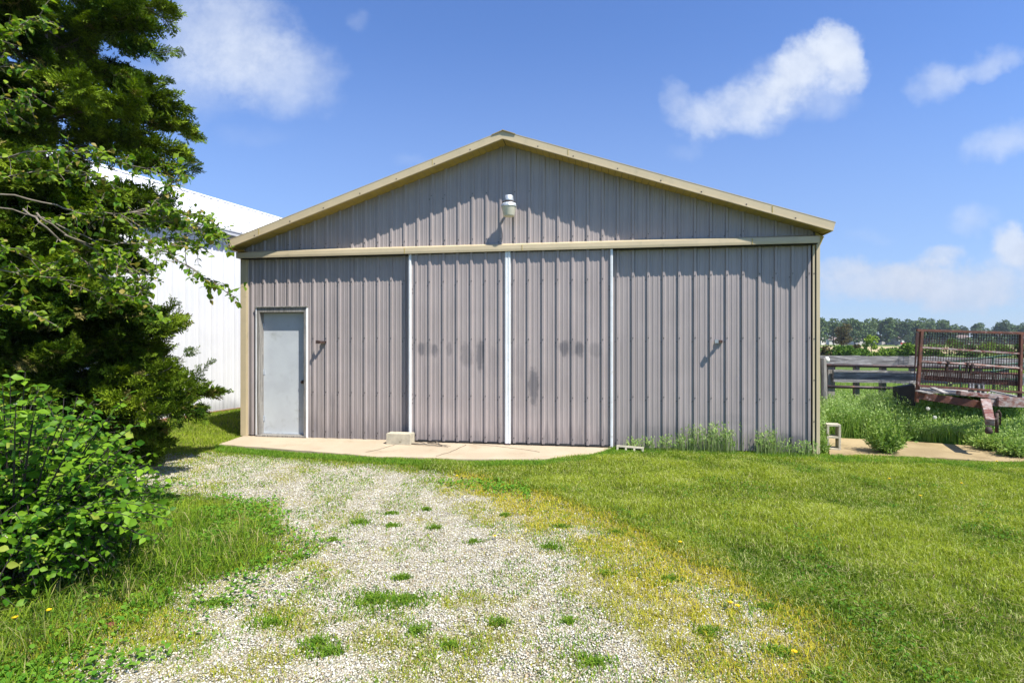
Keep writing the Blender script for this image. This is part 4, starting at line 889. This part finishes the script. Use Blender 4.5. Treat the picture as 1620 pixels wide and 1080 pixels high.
for px, py, lb, kd, h in ((1456, 782, 'yellow dandelion standing tall alone in the middle of the right lawn', 'y', .08), (1521, 764, 'yellow dandelion in the lawn toward the right edge', 'y', .05), (1407, 756, 'faint yellow dandelion in the lawn in front of the pad', 'y', .05), (1577, 729, 'yellow dandelion at the far lawn edge beside the pad', 'y', .05),
        (1076, 854, 'yellow dandelion on the boundary between lawn and gravel', 'y', .06), (1156, 953, 'left one of two close dandelions on the mossy drive edge', 'y', .05), (1167, 958, 'right one of two close dandelions on the mossy drive edge', 'y', .04), (1257, 1028, 'nearest dandelion on the drive beside a brown weed', 'y', .05),
        (723, 751, 'yellow dandelion in the grass strip below the concrete apron', 'y', .04), (783, 848, 'small yellow dandelion alone on the open gravel', 'y', .03), (203, 868, 'yellow dandelion under the honeysuckle bush edge', 'y', .07), (77, 965, 'dandelion at the lower left below the bush', 'y', .09), (24, 977, 'leftmost yellow dandelion at the picture edge', 'y', .08),
        (1468, 646, 'white dandelion seed head among the weeds below the trailer', 'w', .0), (1479, 660, 'smaller white seed head lower among the trailer weeds', 'w', .0)):
    if kd == 'w':
        Z = 8.9; p_ = P(px, py, Z); o_h = p_.z+.05; x_, y_ = p_.x, p_.y; o = thing('dandelion', lb, 'dandelion', (x_, y_, -.05), 0, 'dandelions in the grass')
        mb = MB(); mb.tube([(0, 0, 0), (0, 0, o_h)], .003, 5); mb.build('stem', M['stemm'], o); mb = MB()
        for k in range(70):
            v_ = Vector((random.gauss(0, 1), random.gauss(0, 1), random.gauss(0, 1))).normalized()*.028; mb.beam((0, 0, o_h), tuple(Vector((0, 0, o_h))+v_), .002, .002); mb.beam(tuple(Vector((0, 0, o_h))+v_*.85), tuple(Vector((0, 0, o_h))+v_), .007, .007)
        mb.build('seed_head', M['puff'], o)
    else: dandelion(px, py, lb, kd, h)

# ------------------------------------------------------------------ plants
def branch_tube(mb, pts, r0, r1, n=7):
    k = len(pts); mb.tube(pts, [r0+(r1-r0)*i/(k-1) for i in range(k)], n)
def curve_pts(a, d_, L, n, droop=0.0, wob=.08, rr=random):
    out = [Vector(a)]; d_ = Vector(d_).normalized()
    for i in range(n):
        d_ = (d_+Vector((rr.uniform(-wob, wob), rr.uniform(-wob, wob), rr.uniform(-wob, wob)-droop))).normalized(); out.append(out[-1]+d_*(L/n))
    return out
def spray(seed, n_side=9):
    """flat feathery juniper spray of unit length, as narrow scale-covered twiglets"""
    rr = random.Random(seed); V = []; Fc = []
    def tw(a, d_, L, wd):
        d_ = d_.normalized(); s_ = d_.cross(Vector((rr.uniform(-.4, .4), rr.uniform(-.4, .4), 1))).normalized()*wd
        b = len(V); V.extend([tuple(a), tuple(a+d_*L*.45+s_), tuple(a+d_*L), tuple(a+d_*L*.5-s_)]); Fc.append((b, b+1, b+2, b+3))
    ax = Vector((0, 1, 0)); tw(Vector((0, 0, 0)), ax, .6, .028); tw(Vector((0, .5, 0)), ax, .5, .028)
    for i in range(n_side):
        t = .08+.88*i/n_side
        for sg in (-1, 1):
            L = (.42*(1-t)+.10)*rr.uniform(.7, 1.2); d_ = Vector((sg*.8, .75, rr.uniform(-.45, .45))); a = Vector((0, t, rr.uniform(-.02, .02))); tw(a, d_, L, .034)
            if L > .2:
                for q_ in (.4, .7): 
                    for s2 in (-1, 1): tw(a+d_.normalized()*L*q_, d_.normalized()+Vector((s2*.6, .3*s2, rr.uniform(-.4, .4))), L*.42, .028)
    return V, Fc

# eastern juniper
TX, TY = -6.25, 7.15
jun = thing('juniper_tree', 'tall dark green juniper filling the left edge beside the white building', 'tree', (TX, TY, 0))
rj = random.Random(5); wood = MB()
branch_tube(wood, [(0, 0, -.1), (.05, .03, 2), (-.03, 0, 4.2), (.02, .05, 6.2), (0, 0, 8.3)], .20, .03, 12)
PZ = [-.2, .3, .8, 1.2, 1.7, 2.1, 2.76, 3.3, 3.78, 4.06, 4.35, 4.63, 4.95, 5.4, 6.0, 6.8, 7.6, 8.6]; PR = [.5, .9, 1.5, 1.75, 1.4, 1.3, 1.1, 1.15, 1.65, 1.8, .9, 1.35, 1.4, 1.85, 1.5, 1.3, .8, .2]
sp_pos, sp_dir, sp_sc = [], [], []
for i in range(186):
    z = .2+8.0*((i+.5)/122)**1.02 if i < 122 else .25+3.3*(i-121.5)/64; az = i*2.39996+rj.uniform(-.3, .3)
    if i >= 122: az = rj.uniform(-2.6, .7)
    if rj.random() < .28: az = rj.uniform(-1.7, .55)
    R_ = float(np.interp(z+.25, PZ, PR)); L = R_*(rj.choice((.55, .7, .85, .95, 1.05, 1.12)) if i < 122 else rj.uniform(.55, .92)); d_ = Vector((math.cos(az), math.sin(az), rj.uniform(.02, .35)))
    pts = curve_pts((0, 0, z-L*.12), d_, L, 7, .035, .10, rj); branch_tube(wood, pts, .028*(L/2)+.006, .004, 5)
    for j in range(1, 8):
        nsub = 4 if j > 2 else 2
        for k in range(nsub):
            sd_ = (pts[j]-pts[j-1]).normalized(); out_ = (sd_*.9+Vector((rj.gauss(0, .6), rj.gauss(0, .6), rj.gauss(.05, .20)))).normalized(); sl2 = rj.uniform(.18, .40)*(1.15-j*.07)
            q_ = curve_pts(pts[j], out_, sl2, 3, .03, .15, rj)
            if j > 3 and k < 2: branch_tube(wood, q_, .006, .002, 4)
            for m_ in range(1, 4):
                for _ in range(2):
                    o2 = ((q_[m_]-q_[m_-1]).normalized()+Vector((rj.gauss(0, .45), rj.gauss(0, .45), rj.gauss(.08, .20)))).normalized()
                    sp_pos.append(q_[m_]); sp_dir.append(o2); sp_sc.append(rj.uniform(.16, .34))
            sp_pos.append(q_[-1]); sp_dir.append((q_[-1]-q_[-2]).normalized()); sp_sc.append(rj.uniform(.18, .30))
# long free sprays that reach out towards the white wall
for (px, py, px0, py0, Z) in ((325, 586, 215, 640, 6.6), (318, 612, 215, 640, 6.6), (300, 560, 210, 610, 6.7), (300, 640, 215, 665, 6.5), (312, 630, 220, 655, 6.6), (285, 85, 190, 70, 6.9), (305, 262, 200, 260, 6.8), (312, 275, 215, 262, 6.8), (262, 130, 180, 120, 6.8), (268, 515, 190, 500, 6.7), (225, -20, 150, 0, 6.9)):
    a = P(px0, py0, Z)-jun.location; b_ = P(px, py, Z)-jun.location; pts = [a.lerp(b_, t/8)+Vector((0, 0, .04*math.sin(t))) for t in range(9)]; branch_tube(wood, pts, .010, .002, 5)
    for j in range(0, 9):
        for k in range(7 if j < 6 else 3):
            o2 = ((b_-a).normalized()*1.0+Vector((rj.gauss(0, .3), rj.gauss(0, .3), rj.gauss(0, .38)))); sp_pos.append(pts[j]+Vector((rj.gauss(0, .02), rj.gauss(0, .03), rj.gauss(0, .02)))); sp_dir.append(o2.normalized()); sp_sc.append(rj.uniform(.12, .26)*(1.15-j*.06))
wood.build('trunk', M['bark'], jun, smooth=True)
sp_pos = np.array([tuple(p) for p in sp_pos]); sp_dir = np.array([tuple(p) for p in sp_dir]); sp_sc = np.array(sp_sc)
tpl = [spray(s_) for s_ in range(3)]
ids = RNG.integers(0, 3, len(sp_pos)); allV, allS, allL, allC = [], [], [], []; off = 0
n_ = len(sp_pos); patch = fbm(sp_pos[:, 0]*1.6+sp_pos[:, 1], sp_pos[:, 2]*1.6, 301, 3); cj = colmix(n_, (.022, .058, .003), (.20, .275, .014), RNG.random(n_)*.6+1.3*(patch-.38))
k = RNG.random(n_) < .04; cj[k] = (.20, .17, .05)
for t_ in range(3):
    k = ids == t_; TV = np.array(tpl[t_][0], np.float32); R = frames(sp_dir[k], RNG.normal(size=(k.sum(), 3))+np.array([0, 0, 1.6]), sp_sc[k]); V = np.einsum('nij,vj->nvi', R, TV)+sp_pos[k][:, None, :]
    fl = np.concatenate([np.array(f) for f in tpl[t_][1]]); nn_ = k.sum(); allV.append(V.reshape(-1, 3)); allL.append((fl[None, :]+(np.arange(nn_)*len(TV))[:, None]).ravel()+off); allS.append(np.full(len(tpl[t_][1])*nn_, 4)); vr = np.repeat(RNG.uniform(.45, 1.6, (nn_, len(TV)//4)), 4, axis=1).reshape(-1, 1); allC.append(np.repeat(cj[k], len(TV), axis=0)*vr); off += nn_*len(TV)
print('juniper sprays', n_, 'faces', sum(map(len, allS)))
mesh_np('crown', np.concatenate(allV), np.concatenate(allS), np.concatenate(allL), M['needle'], jun, np.concatenate(allC))

# broad leaf template, folded along the midrib, drooping tip
leafT = [(0, 0, 0), (-.30, .28, .07), (-.36, .52, .06), (-.20, .80, -.02), (0, 1.05, -.16), (.20, .80, -.02), (.36, .52, .06), (.30, .28, .07), (0, .35, .0), (0, .7, -.04)]
leafF = [(0, 8, 2, 1), (8, 9, 3, 2), (9, 4, 3), (0, 7, 6, 8), (8, 6, 5, 9), (9, 5, 4)]
def leaves(name, pos, dirs, sc, cA, cB, parent, upb=1.2, mt=None, extra=None):
    pos = np.array([tuple(p) for p in pos]); dirs = np.array([tuple(p) for p in dirs]); n = len(pos); up = RNG.normal(size=(n, 3))*.55+np.array([.25, -.25, upb])
    col = colmix(n, cA, cB, RNG.random(n)**1.2)
    if extra: k = RNG.random(n) < extra[1]; col[k] = extra[0]
    return inst(name, leafT, leafF, frames(dirs, up, np.array(sc)), pos, col, mt or M['leaf'], parent, True)
# mulberry-like tree reaching in from the left
mul = thing('mulberry_tree', 'sparse light green leafy tree with bare grey branches in front of the juniper', 'tree', (-6.2, 5.1, 0)); ml = mul.location
mw = MB(); rm = random.Random(9); lp_, ld_, ls_ = [], [], []
branch_tube(mw, [(0, 0, -.1), (.1, .02, 1.0), (.25, 0, 1.9), (.35, .05, 2.6), (.4, .0, 3.4), (.35, .05, 4.4)], .10, .03, 10)
BR = [  # photo polylines with depth; (radius, leaf start fraction, density)
    ([(-120, 300), (-30, 255), (60, 239), (130, 240), (185, 254), (238, 270)], 4.8, .016, .35, 1.1), ([(-130, 330), (-40, 318), (70, 346), (130, 372), (190, 404)], 4.6, .014, .55, .8),
    ([(-120, 330), (0, 307), (90, 326), (122, 336), (178, 339), (230, 334), (274, 331), (322, 342), (353, 372)], 4.7, .015, .42, 1.5), ([(178, 339), (230, 350), (290, 352), (338, 366)], 4.75, .009, .25, 1.2),
    ([(40, 330), (74, 362), (137, 415), (178, 449), (212, 470)], 4.6, .014, .35, .9), ([(60, 336), (89, 362), (167, 404), (207, 434), (240, 486)], 4.65, .013, .45, .9),
    ([(100, 372), (144, 388), (207, 386), (252, 397), (307, 425), (358, 462)], 4.7, .012, .40, 1.25), ([(207, 386), (250, 378), (285, 376), (330, 372)], 4.75, .007, .2, 1.1), ([(-80, 380), (0, 386), (44, 408), (93, 427)], 4.5, .012, .3, .8), ([(-80, 70), (-20, 60), (20, 50), (62, 26)], 4.8, .012, .3, 2.2),
    ([(-90, 200), (-10, 185), (20, 166), (52, 150)], 4.8, .010, .45, 1.5), ([(200, 337), (249, 328), (270, 296), (288, 274)], 4.8, .007, .3, .45), ([(228, 334), (262, 300), (282, 268)], 4.85, .004, .5, .3), ([(-60, 420), (20, 432), (100, 440), (160, 470)], 4.55, .010, .4, .8),
    ([(-80, 275), (0, 279), (70, 272), (140, 276), (175, 290)], 4.7, .010, .4, .8), ([(-60, 470), (10, 480), (60, 500)], 4.4, .008, .3, .8), ([(-60, 120), (0, 100), (45, 110)], 4.9, .008, .4, .8), ([(252, 397), (290, 380), (320, 392)], 4.7, .005, .1, 1.2), ([(167, 404), (200, 425), (250, 430)], 4.6, .006, .1, 1.0)]
for pts, Z, r, lf, dens in BR:
    W_ = []
    for i, (px, py) in enumerate(pts): W_.append(P(px, py, Z+.25*math.sin(i*1.7+Z*9))-ml)
    if pts[0][0] < -30: W_ = [Vector((.3, 0, max(.8, W_[0].z-.5)))]+W_
    dn = []
    for i in range(len(W_)-1):
        for k in range(4): dn.append(W_[i].lerp(W_[i+1], k/4)+Vector((rm.gauss(0, .008), rm.gauss(0, .012), rm.gauss(0, .010))))
    dn.append(W_[-1]); branch_tube(mw, dn, r*.65, .003, 6); N_ = len(dn)
    for i in range(int(N_*lf), N_):
        for t in range(int(2+rm.random()*2.4*dens)):
            d_ = ((dn[min(i+1, N_-1)]-dn[i-1]).normalized()*.6+Vector((rm.gauss(0, .6), rm.gauss(0, .6), rm.gauss(.05, .6)))).normalized(); L = rm.uniform(.06, .22); tp_ = curve_pts(dn[i], d_, L, 3, .03, .2, rm); branch_tube(mw, tp_, .0035, .0015, 4)
            for m_ in range(1, 4):
                for _ in range(rm.choice((1, 2, 2, 3))): 
                    ld = Vector((rm.gauss(0, .7), rm.gauss(0, .7), rm.gauss(-.35, .5))).normalized(); lp_.append(tp_[m_]); ld_.append(ld); ls_.append(rm.uniform(.028, .064))
mw.build('trunk', M['twig'], mul, smooth=True)
leaves('crown', lp_, ld_, ls_, (.06, .16, .006), (.27, .36, .02), mul, extra=((.30, .24, .05), .10)); print('mulberry leaves', len(lp_))

# honeysuckle bush, lower left
bush = thing('honeysuckle_bush', 'bright green broad-leaved honeysuckle bush at the lower left beside the drive', 'bush', (-3.45, 3.75, 0)); bl = bush.location
bw_ = MB(); rb = random.Random(21); lp_, ld_, ls_ = [], [], []
def shoot(base_, tip, arch, nleaf, r=.007, wid=1.0):
    a, c = Vector(base_), Vector(tip); m_ = a.lerp(c, .55)+Vector((0, 0, arch)); n = 12; pts = [a*(1-t)**2+m_*2*t*(1-t)+c*t*t for t in [i/n for i in range(n+1)]]; branch_tube(bw_, pts, r, .0015, 5)
    for i in range(nleaf):
        t = .14+.86*i/(nleaf-1); k = min(int(t*n), n-1); p_ = pts[k].lerp(pts[k+1], t*n-k); ax = (pts[k+1]-pts[k]).normalized(); sd_ = ax.cross(Vector((rb.gauss(0, .4), rb.gauss(0, .4), 1))).normalized()
        for sg in (-1, 1):
            d_ = (sd_*sg+ax*.6+Vector((rb.gauss(0, .25), rb.gauss(0, .25), rb.uniform(-.75, .15)))).normalized(); lp_.append(p_); ld_.append(d_); ls_.append(rb.uniform(.026, .078)*(1-.25*t)*wid)
for i in range(720):
    az = rb.uniform(0, 2*math.pi); el = math.asin(rb.uniform(-.5, 1)); q_ = rb.uniform(.62, 1.0)
    tip = Vector((1.02*q_*math.cos(az)*math.cos(el), .85*q_*math.sin(az)*math.cos(el), .42+.92*q_*math.sin(el)*(1.05-.32*max(0, math.cos(az)*math.cos(el)))+rb.uniform(-.05, .05)))
    base_ = Vector((rb.gauss(0, .22)+tip.x*.25, rb.gauss(0, .2)+tip.y*.25, rb.uniform(0, .35))); shoot(base_, tip, rb.uniform(.05, .28), rb.randint(8, 12), .005)
for (px, py, Z) in ((16, 596, 3.35), (40, 588, 3.4), (70, 618, 3.3), (4, 610, 3.3), (58, 640, 3.2), (100, 660, 3.3), (205, 622, 3.75), (190, 640, 3.7), (222, 668, 3.7), (214, 700, 3.6), (236, 740, 3.6), (240, 760, 3.55), (225, 800, 3.4), (262, 800, 3.6), (268, 806, 3.55), (150, 650, 3.6), (130, 690, 3.1), (60, 610, 3.2), (230, 850, 3.4), (215, 820, 3.2), (180, 690, 3.4), (25, 640, 3.1), (268, 822, 3.5), (120, 640, 3.5)):
    t = P(px, py, Z)-bl; shoot((t.x*.3, t.y*.3, .35), t, .16, 11, .008, 1.15)
bw_.build('stems', M['oldwoodv'] if False else M['farbark'], bush, smooth=True); print('bush leaves', len(lp_))
leaves('foliage', lp_, ld_, ls_, (.035, .13, .006), (.22, .38, .02), bush, upb=.8, extra=((.30, .36, .05), .04))
# small pale blossoms on the bush
k = RNG.choice(len(lp_), 150); pb = np.array([tuple(lp_[i]) for i in k]); n = len(pb); pet = [(0, 0, 0), (-.3, .5, .1), (0, 1, .2), (.3, .5, .1)]
inst('blossoms', pet, [(0, 3, 2, 1)], frames(RNG.normal(size=(n*4, 3)), RNG.normal(size=(n*4, 3)), np.full(n*4, .014)), np.repeat(pb, 4, axis=0), colmix(n*4, (.75, .72, .6), (.70, .55, .35), RNG.random(n*4)), M['grass'], bush)

# ------------------------------------------------------------------ background to the right
quadT = [(-.5, -.35, 0), (.1, -.5, .12), (.55, .0, 0), (.15, .5, -.1), (-.45, .4, .05)]; quadF = [(0, 1, 2, 3, 4)]
def crown_pts(n, H, R_, rr, lumps=16, base_=.25, shell=.5):
    L = []
    for i in range(lumps):
        az = rr.uniform(0, 2*math.pi); t = rr.random(); z = H*(base_+.08+(.86-base_)*t); rad = R_*(1-.45*abs(t-.4)/.6)*rr.uniform(.25, .75); L.append((rad*math.cos(az), rad*math.sin(az), z, R_*rr.uniform(.30, .52)))
    k = RNG.integers(0, lumps, n); L = np.array(L)[k]; d_ = RNG.normal(size=(n, 3)); d_ /= np.linalg.norm(d_, axis=1, keepdims=True); r = L[:, 3]*(shell+(1-shell)*RNG.random(n))
    return L[:, :3]+d_*r[:, None]*np.array([1, 1, .85]), d_
def far_tree(name, label, cat, x, y, H, R_, cA, cB, group, nf=2300, fs_=.62, base_=.12, seed=0, trunk=.25, z0=-.05, lumps=16):
    rr = random.Random(seed); o = thing(name, label, cat, (x, y, z0), 0, group)
    mb = MB(); branch_tube(mb, [(0, 0, -.2), (.02*H, 0, H*.3), (0, 0, H*.75)], trunk, trunk*.25, 7)
    for i in range(5): a = rr.uniform(0, 6.28); branch_tube(mb, [(0, 0, H*(.25+.08*i)), (R_*.3*math.cos(a), R_*.3*math.sin(a), H*(.4+.08*i)), (R_*.65*math.cos(a), R_*.65*math.sin(a), H*(.5+.08*i))], trunk*.45, trunk*.1, 5)
    mb.build('trunk', M['farbark'], o)
    pos, d_ = crown_pts(nf, H, R_, rr, lumps, base_); col = colmix(nf, cA, cB, RNG.random(nf))
    inst('crown', quadT, quadF, frames(d_+RNG.normal(size=(nf, 3))*.7, RNG.normal(size=(nf, 3)), RNG.uniform(.6, 1.3, nf)*fs_), pos, col, M['farleaf'], o); return o
def copy_tree(o, loc, sc_, rz, label):
    c = o.copy(); C.objects.link(c); c.location = loc; c.scale = (sc_, sc_, sc_); c.rotation_euler = (0, 0, rz); c['label'] = label
    for ch in list(o.children): d_ = ch.copy(); C.objects.link(d_); d_.parent = c
    return c
GC = dict(a=((.085, .13, .05), (.15, .21, .09)), b=((.07, .11, .05), (.12, .17, .08)), c=((.10, .15, .06), (.17, .23, .10)))
protos = [far_tree('far_tree', 'leftmost full green tree of the far row, right at the shed corner', 'tree', 0, 250, 11.5, 4.6, *GC['a'], 'trees in the distant row', seed=1),
          far_tree('far_tree', 'second tree of the far row from the shed corner, broad crown', 'tree', 0, 250, 11.0, 4.8, *GC['c'], 'trees in the distant row', seed=2),
          far_tree('far_tree', 'third tree of the far row from the shed corner, darker green', 'tree', 0, 250, 12.0, 4.4, *GC['b'], 'trees in the distant row', seed=3)]
row = [(1296, 504, 250), (1318, 505, 252), (1338, 507, 258), (1352, 505, 246), (1372, 504.5, 250), (1388, 507, 262), (1402, 504, 248), (1420, 506, 255), (1432, 508, 247), (1449, 509, 250), (1462, 504, 280), (1476, 507, 285), (1492, 507, 262), (1506, 514, 300), (1522, 517, 310), (1546, 512, 290), (1562, 519, 320), (1587, 509, 275), (1602, 513, 290), (1618, 512, 285), (1640, 509, 280), (1270, 505, 255), (1660, 508, 290)]
names_ = ['at the shed corner', 'with a rounded top', 'in the gap before the brown bush', 'above the brown tree', 'over the small white houses', 'set slightly back', 'tallest above the lime tree', 'right of the lime tree', 'with low branches', 'just left of the trailer rack', 'peeking over the rack corner', 'darker and behind the rack corner', 'dark and round behind the mesh', 'low and faint behind the mesh', 'small and far behind the mesh', 'single round top above the rack rail', 'tiny and far above the rack rail', 'tall thin top near the right edge', 'left of the right frame edge', 'at the right frame edge', 'just past the right frame edge', 'mostly hidden by the shed', 'beyond the right frame edge']
for i, (px, ytop, Z) in enumerate(row):
    hgt = (540-ytop)/F*Z+CAMH+.1; pr_ = protos[i % 3]; H0 = (11.5, 11.0, 12.0)[i % 3]; loc = ((px-810)/F*Z, Z, -.05); lb = 'distant green tree %s' % names_[i]
    if i < 3: pr_.location = loc; s_ = hgt/H0; pr_.scale = (s_, s_, s_); pr_['label'] = lb
    else: copy_tree(pr_, loc, hgt/H0, i*1.3, lb)
# understorey behind the row closing the horizon
rr = random.Random(77)
n = 16000; px = RNG.uniform(1240, 1700, n); Z = RNG.uniform(285, 330, n); hh_ = (2.0+4.0*fbm(px*.03, px*0, 7, 4))*RNG.random(n)**.7; pos = np.stack([(px-810)/F*Z, Z, hh_], 1)
tag(inst('distant_woodland', quadT, quadF, frames(RNG.normal(size=(n, 3)), RNG.normal(size=(n, 3)), RNG.uniform(.7, 1.5, n)), pos, colmix(n, (.07, .12, .05), (.13, .19, .08), RNG.random(n)), M['farleaf']), kind='stuff')
# lime tree, brownish tree, hedge shrubs
far_tree('lime_green_tree', 'small bright lime green tree standing alone in front of the bare field', 'tree', P(1378, 560, 70).x, 70, 2.7, 1.0, (.17, .26, .03), (.30, .38, .05), None, nf=1100, fs_=.15, base_=.22, seed=12, trunk=.06, lumps=11)
far_tree('brown_tree', 'brownish budding tree in front of the green row left of the lime tree', 'tree', P(1334, 556, 95).x, 95, 4.6, 1.7, (.09, .08, .045), (.15, .14, .07), None, nf=1500, fs_=.22, base_=.2, seed=13, trunk=.09)
def shrub(label, px, ytop, Z, R_, cA, cB, seed):
    H = (540-ytop)/F*Z+CAMH+.05; o = thing('shrub', label, 'shrub', ((px-810)/F*Z, Z, -.05), 0, 'shrubs along the far field edge'); rr_ = random.Random(seed); mb = MB()
    for i in range(5): a = rr_.uniform(0, 6.28); branch_tube(mb, [(0, 0, 0), (R_*.4*math.cos(a), R_*.4*math.sin(a), H*.7)], .03, .008, 5)
    mb.build('stem', M['farbark'], o); nf = 900; pos, d_ = crown_pts(nf, H, R_, rr_, 10, .02, .4); pos[:, 2] = np.maximum(pos[:, 2], .02)
    inst('foliage', quadT, quadF, frames(d_+RNG.normal(size=(nf, 3))*.7, RNG.normal(size=(nf, 3)), RNG.uniform(.6, 1.3, nf)*.15), pos, colmix(nf, cA, cB, RNG.random(nf)), M['farleaf'], o)
SG, SD, SB, SY = ((.06, .13, .02), (.14, .23, .035)), ((.03, .08, .015), (.07, .14, .025)), ((.08, .07, .03), (.14, .12, .05)), ((.10, .18, .02), (.20, .29, .04))
for i, (lb, px, yt, Z, R_, cl) in enumerate([('dull brown-green shrub at the shed corner in the field edge', 1303, 546, 52, 1.0, SB), ('mid green shrub next to the shed corner shrub', 1318, 544, 52, .95, SG), ('dark green round shrub left of the brown one', 1334, 543, 54, .9, SD), ('brown twiggy shrub left of the bare field gap', 1351, 545, 55, .75, SB), ('low bright shrub below the brown twiggy one', 1346, 552, 48, 1.1, SG), ('low green shrub under the left part of the bare field', 1364, 555, 50, .9, SG), ('flat bright shrub under the lime tree', 1386, 558, 50, .8, SY),
        ('light green shrub right of the lime tree', 1404, 551, 50, .9, SY), ('green shrub right of centre in the gap', 1416, 549, 51, .8, SG), ('dark shrub right of the bare field', 1428, 543, 52, .8, SD), ('bright shrub just left of the rack post', 1442, 546, 50, .9, SY), ('green shrub behind the rack corner post', 1458, 548, 50, 1.0, SG), ('broad green shrub behind the left mesh', 1482, 546, 55, 1.1, SG), ('tall green shrub behind the mesh centre', 1514, 536, 62, 1.4, SG), ('dark shrub behind the mesh right of centre', 1535, 548, 55, 1.0, SD),
        ('bright shrub behind the right mesh', 1560, 545, 58, 1.2, SY), ('green shrub behind the right rack post', 1590, 543, 58, 1.2, SG), ('shrub at the right frame edge behind the rack', 1618, 546, 56, 1.2, SD), ('shrub hidden mostly behind the shed corner', 1284, 546, 52, 1.0, SG)]):
    shrub(lb, px, yt, Z, R_, *cl, 100+i)
def house(label, px, yb, Z, L, H, roofh, rz, wm='farwall'):
    o = thing('farmhouse', label, 'house', ((px-810)/F*Z, Z, 0), rz, 'houses among the distant trees'); D = 7; mb = MB(); mb.box(-L/2, L/2, 0, D, -.1, H); mb.face([(-L/2, 0, H), (-L/2, D, H), (-L/2, D/2, H+roofh)]); mb.face([(L/2, 0, H), (L/2, D, H), (L/2, D/2, H+roofh)]); mb.build('wall', M[wm], o)
    mb = MB(); 
    for a, b_ in ((-.4, D/2), (D+.4, D/2)): mb.face([(-L/2-.4, a, H-.1), (L/2+.4, a, H-.1), (L/2+.4, b_, H+roofh+.05), (-L/2-.4, b_, H+roofh+.05)])
    mb.build('roof', M['farroof'], o)
    for i in range(max(2, int(L/3.5))): x = -L/2+L*(i+.6)/max(2, int(L/3.5)); mb = MB(); mb.box(x-.5, x+.5, -.05, .02, 1.0, 2.1); mb.build('window', M['farwin'], o)
    return o
house('white house gable touching the shed corner in the distance', 1303, 544, 262, 4, 4.2, 2.4, .5); house('small white house with brown roof left of the brown tree', 1322, 544, 275, 6.5, 2.4, 1.8, 0); house('brown-roofed cottage behind the brown tree', 1347, 544, 278, 6, 2.4, 1.8, .1); house('low white shed between tree trunks above the bare field', 1362, 544, 270, 5, 2.6, 1.0, 0)
house('long low white ranch house left of the trailer rack', 1416, 544, 266, 12.5, 2.6, 1.7, -.05); house('white-fronted garage beside the ranch house', 1428, 544, 258, 5, 2.9, 1.9, .2); house('white house seen through the mesh rack', 1525, 544, 300, 9, 3.2, 2.2, .1); house('pale house through the mesh near the right post', 1600, 544, 300, 10, 3.2, 2, -.1)
hy = thing('farm_trailer', 'small dark and red farm wagon parked at the far field edge', 'wagon', ((1424-810)/F*200, 200, 0)); mb = MB(); mb.box(-2.2, .2, 0, 2, .5, 1.7); mb.build('wagon_box', M['farwin'], hy); mb = MB(); mb.box(.2, 2.2, 0, 2, .5, 1.2); mb.build('wagon_front', M['redpaint'], hy)
for xx in (-1.5, 1.4): mb = MB(); mb.tube([(xx, -.1, .4), (xx, .1, .4)], .4, 12); mb.build('wheel', M['black'], hy)

hz = bpy.data.materials.new('haze'); hz.use_nodes = True; g = G(hz.node_tree); g.n.clear(); pv = g.n.new('ShaderNodeVolumePrincipled'); pv.inputs['Color'].default_value = (.80, .88, 1, 1); pv.inputs['Density'].default_value = .00028; pv.inputs['Anisotropy'].default_value = .3
ou = g.n.new('ShaderNodeOutputMaterial'); g.l.new(pv.outputs[0], ou.inputs['Volume']); mb = MB(); mb.box(-420, 620, -30, 460, -1.2, 16); tag(mb.build('haze', hz), kind='stuff')
SC.cycles.max_bounces = 6; SC.cycles.transparent_max_bounces = 4; SC.cycles.use_denoising = True
